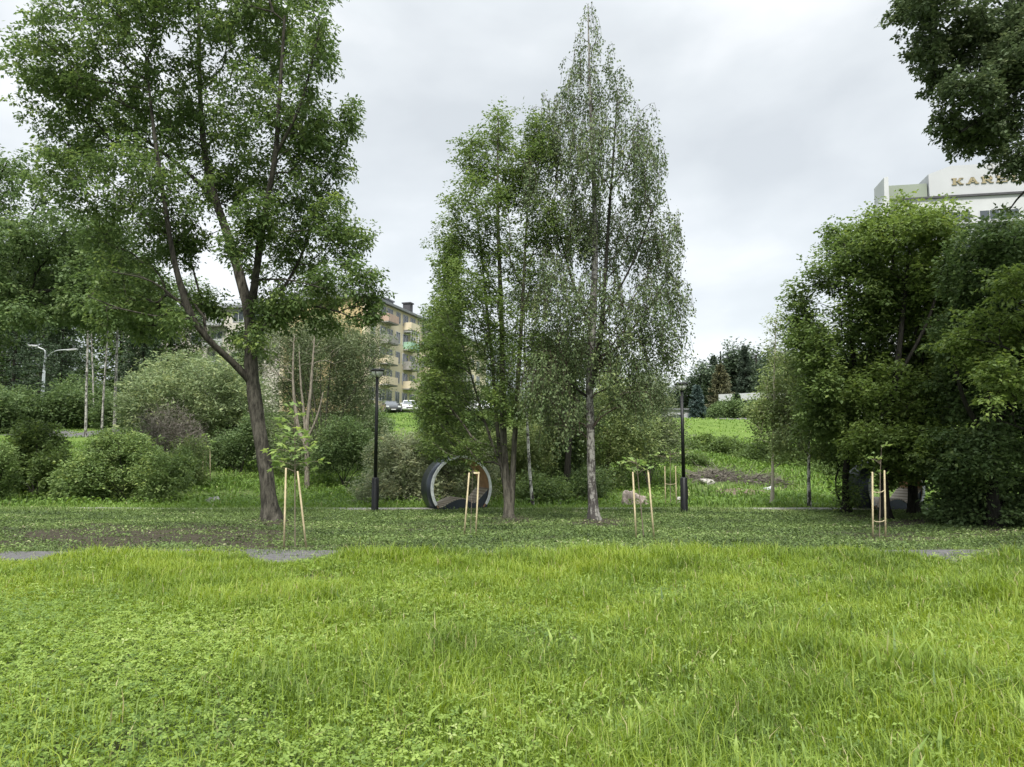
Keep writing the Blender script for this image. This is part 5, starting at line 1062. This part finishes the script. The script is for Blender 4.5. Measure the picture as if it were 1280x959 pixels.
for px, d, s, rz, lb in ((20, 54, 1.2, 2, 'dark undergrowth bush left of the two-armed street lamp'), (78, 55, 1.2, 3.5, 'dark undergrowth bush right of the two-armed street lamp'), (190, 52, 1.1, 5, 'dark undergrowth bush half behind the big willow'), (100, 64, 1.4, .7, 'undergrowth bush far back between street lamp and birch stems'), (-20, 50, 1.3, 4, 'undergrowth bush at the left frame edge'), (462, 47, .8, 1.3, 'dark scrub on the bank below the parked cars, left of the two'), (552, 50, .9, 4.4, 'dark scrub on the bank below the parked cars, right of the two'), (600, 44, .8, 2.4, 'scrub on the bank seen behind the multi-stemmed tree')):
    copy_tree(under, G(px, d), rz, s, lb, 'scrub on the bank below the parked cars' if px > 400 else None)
# the skyline right of the lamp
grp = 'far conifers on the right skyline'
spruce('spruce_tree', 'brownish spruce right of the right-hand lamp head', 902, 108, 455, 46, M['needle_brown'], 120, grp)
spruce('spruce_tree', 'small bluish spruce right behind the right-hand lamp pole', 872, 104, 482, 24, M['needle_blue'], 121, grp)
spruce('spruce_tree', 'tallest pointed spruce on the right skyline', 934, 135, 430, 40, M['needle_far'], 122, grp, dens=1.2)
spruce('spruce_tree', 'narrow dark spruce between the brownish and the tallest one', 917, 140, 442, 30, M['needle_far'], 123, grp)
spruce('spruce_tree', 'dark spruce behind the brownish one', 894, 140, 443, 34, M['needle_far'], 124, grp)
spruce('spruce_tree', 'tiny pointed spruce in front of the long low hall', 921, 98, 493, 12, M['needle'], 125, grp, dens=.6)
far1 = tree('deciduous_tree', 'rounded dark tree on the right skyline just right of the lamp head', 'tree', (880, 128), [[(880, 0, 0, .35), (880, 500, 0, .25), (880, 460, 0, .08)]], [(880, 475, 20, 20), (868, 492, 18, 18), (892, 490, 18, 20), (880, 508, 24, 16)], 128, 380, 24, M['leaf_far'], M['bark_dark'], size=.42, spread=.8, depth=3, gap=.0, r0=.014, seed=126, flare=False, group='far rounded trees on the right skyline')
for px, d, s, rz, lb in ((903, 142, 1.45, 1.2, 'rounded far tree behind the brownish spruce'), (950, 138, 1.35, 2.2, 'rounded far tree right of the tallest spruce'), (858, 132, .8, 3.5, 'low far tree at the lamp pole'), (968, 125, .9, 4.4, 'far tree behind the thin pale-trunked young tree'), (990, 120, 1.2, 5.5, 'far tree left behind the right-hand clump'), (925, 150, 1.6, .4, 'rounded far tree behind the tallest spruce'), (1040, 112, 1.1, 1.4, 'far tree hidden behind the right-hand clump'), (1095, 112, 1.2, 2.9, 'far tree below the hotel fin'), (1180, 108, 1.3, 2.2, 'far tree below the hotel lettering'), (1260, 104, 1.3, .9, 'far tree before the hotel at the right edge')):
    copy_tree(far1, G(px, d), rz, s, lb)
ds = bush('round_shrub', 'dark rounded shrub in front of the low hall', 'shrub', 915, 92, [(915, 512, 16, 12), (903, 516, 12, 9), (925, 516, 14, 10)], 260, 22, M['leaf_dark'], M['bark_dark'], size=.3, spread=.45, depth=1.8, seed=127, gap=0, group='dark shrubs before the low hall')
for px, s, rz, lb in ((936, 1.0, 2, 'dark rounded shrub before the low hall, second from the left'), (955, .9, 3.4, 'dark rounded shrub before the low hall, behind the young birch'), (893, .75, 1, 'dark shrub at the foot of the brownish spruce'), (975, .9, 5, 'dark rounded shrub before the low hall, rightmost')):
    copy_tree(ds, G(px, 91), rz, s, lb)
# far-off wood closing the horizon
def far_wood():
    g = np.random.default_rng(5); V = []; n = 60000
    px = g.uniform(-350, 1650, n); d = 190 + 60 * g.random(n); x = (px - 640) / FPX * d; hh = 9 + 5 * hnoise(px, 0 * px, .03, 2) + 3 * hnoise(px, 0 * px, .11, 7); t = g.random(n) ** .7; z = H(x, d) + hh * t * (.7 + .3 * g.random(n))
    c = np.stack([x, d, z], -1); a = unit(g.standard_normal((n, 3))); nn = unit(np.cross(a, g.standard_normal((n, 3)))); s = np.cross(nn, a); S = (1.0 + g.random(n))[:, None]
    V = np.stack([c - a * S * .5, c + s * S * .35, c + a * S * .5, c - s * S * .35], 1).reshape(-1, 3); i = 4 * np.arange(n)
    tag(link('far_wood', np_mesh('far_wood', V, np.stack([i, i + 1, i + 2, i + 3], -1), None, np.clip(np.repeat(.45 + .2 * g.standard_normal(n), 4), 0, 1)), M['leaf_far']), 'distant wood closing the horizon', 'wood', kind='stuff')
far_wood()
print('faces', sum(len(o.data.polygons) for o in sc.objects if o.type == 'MESH'))
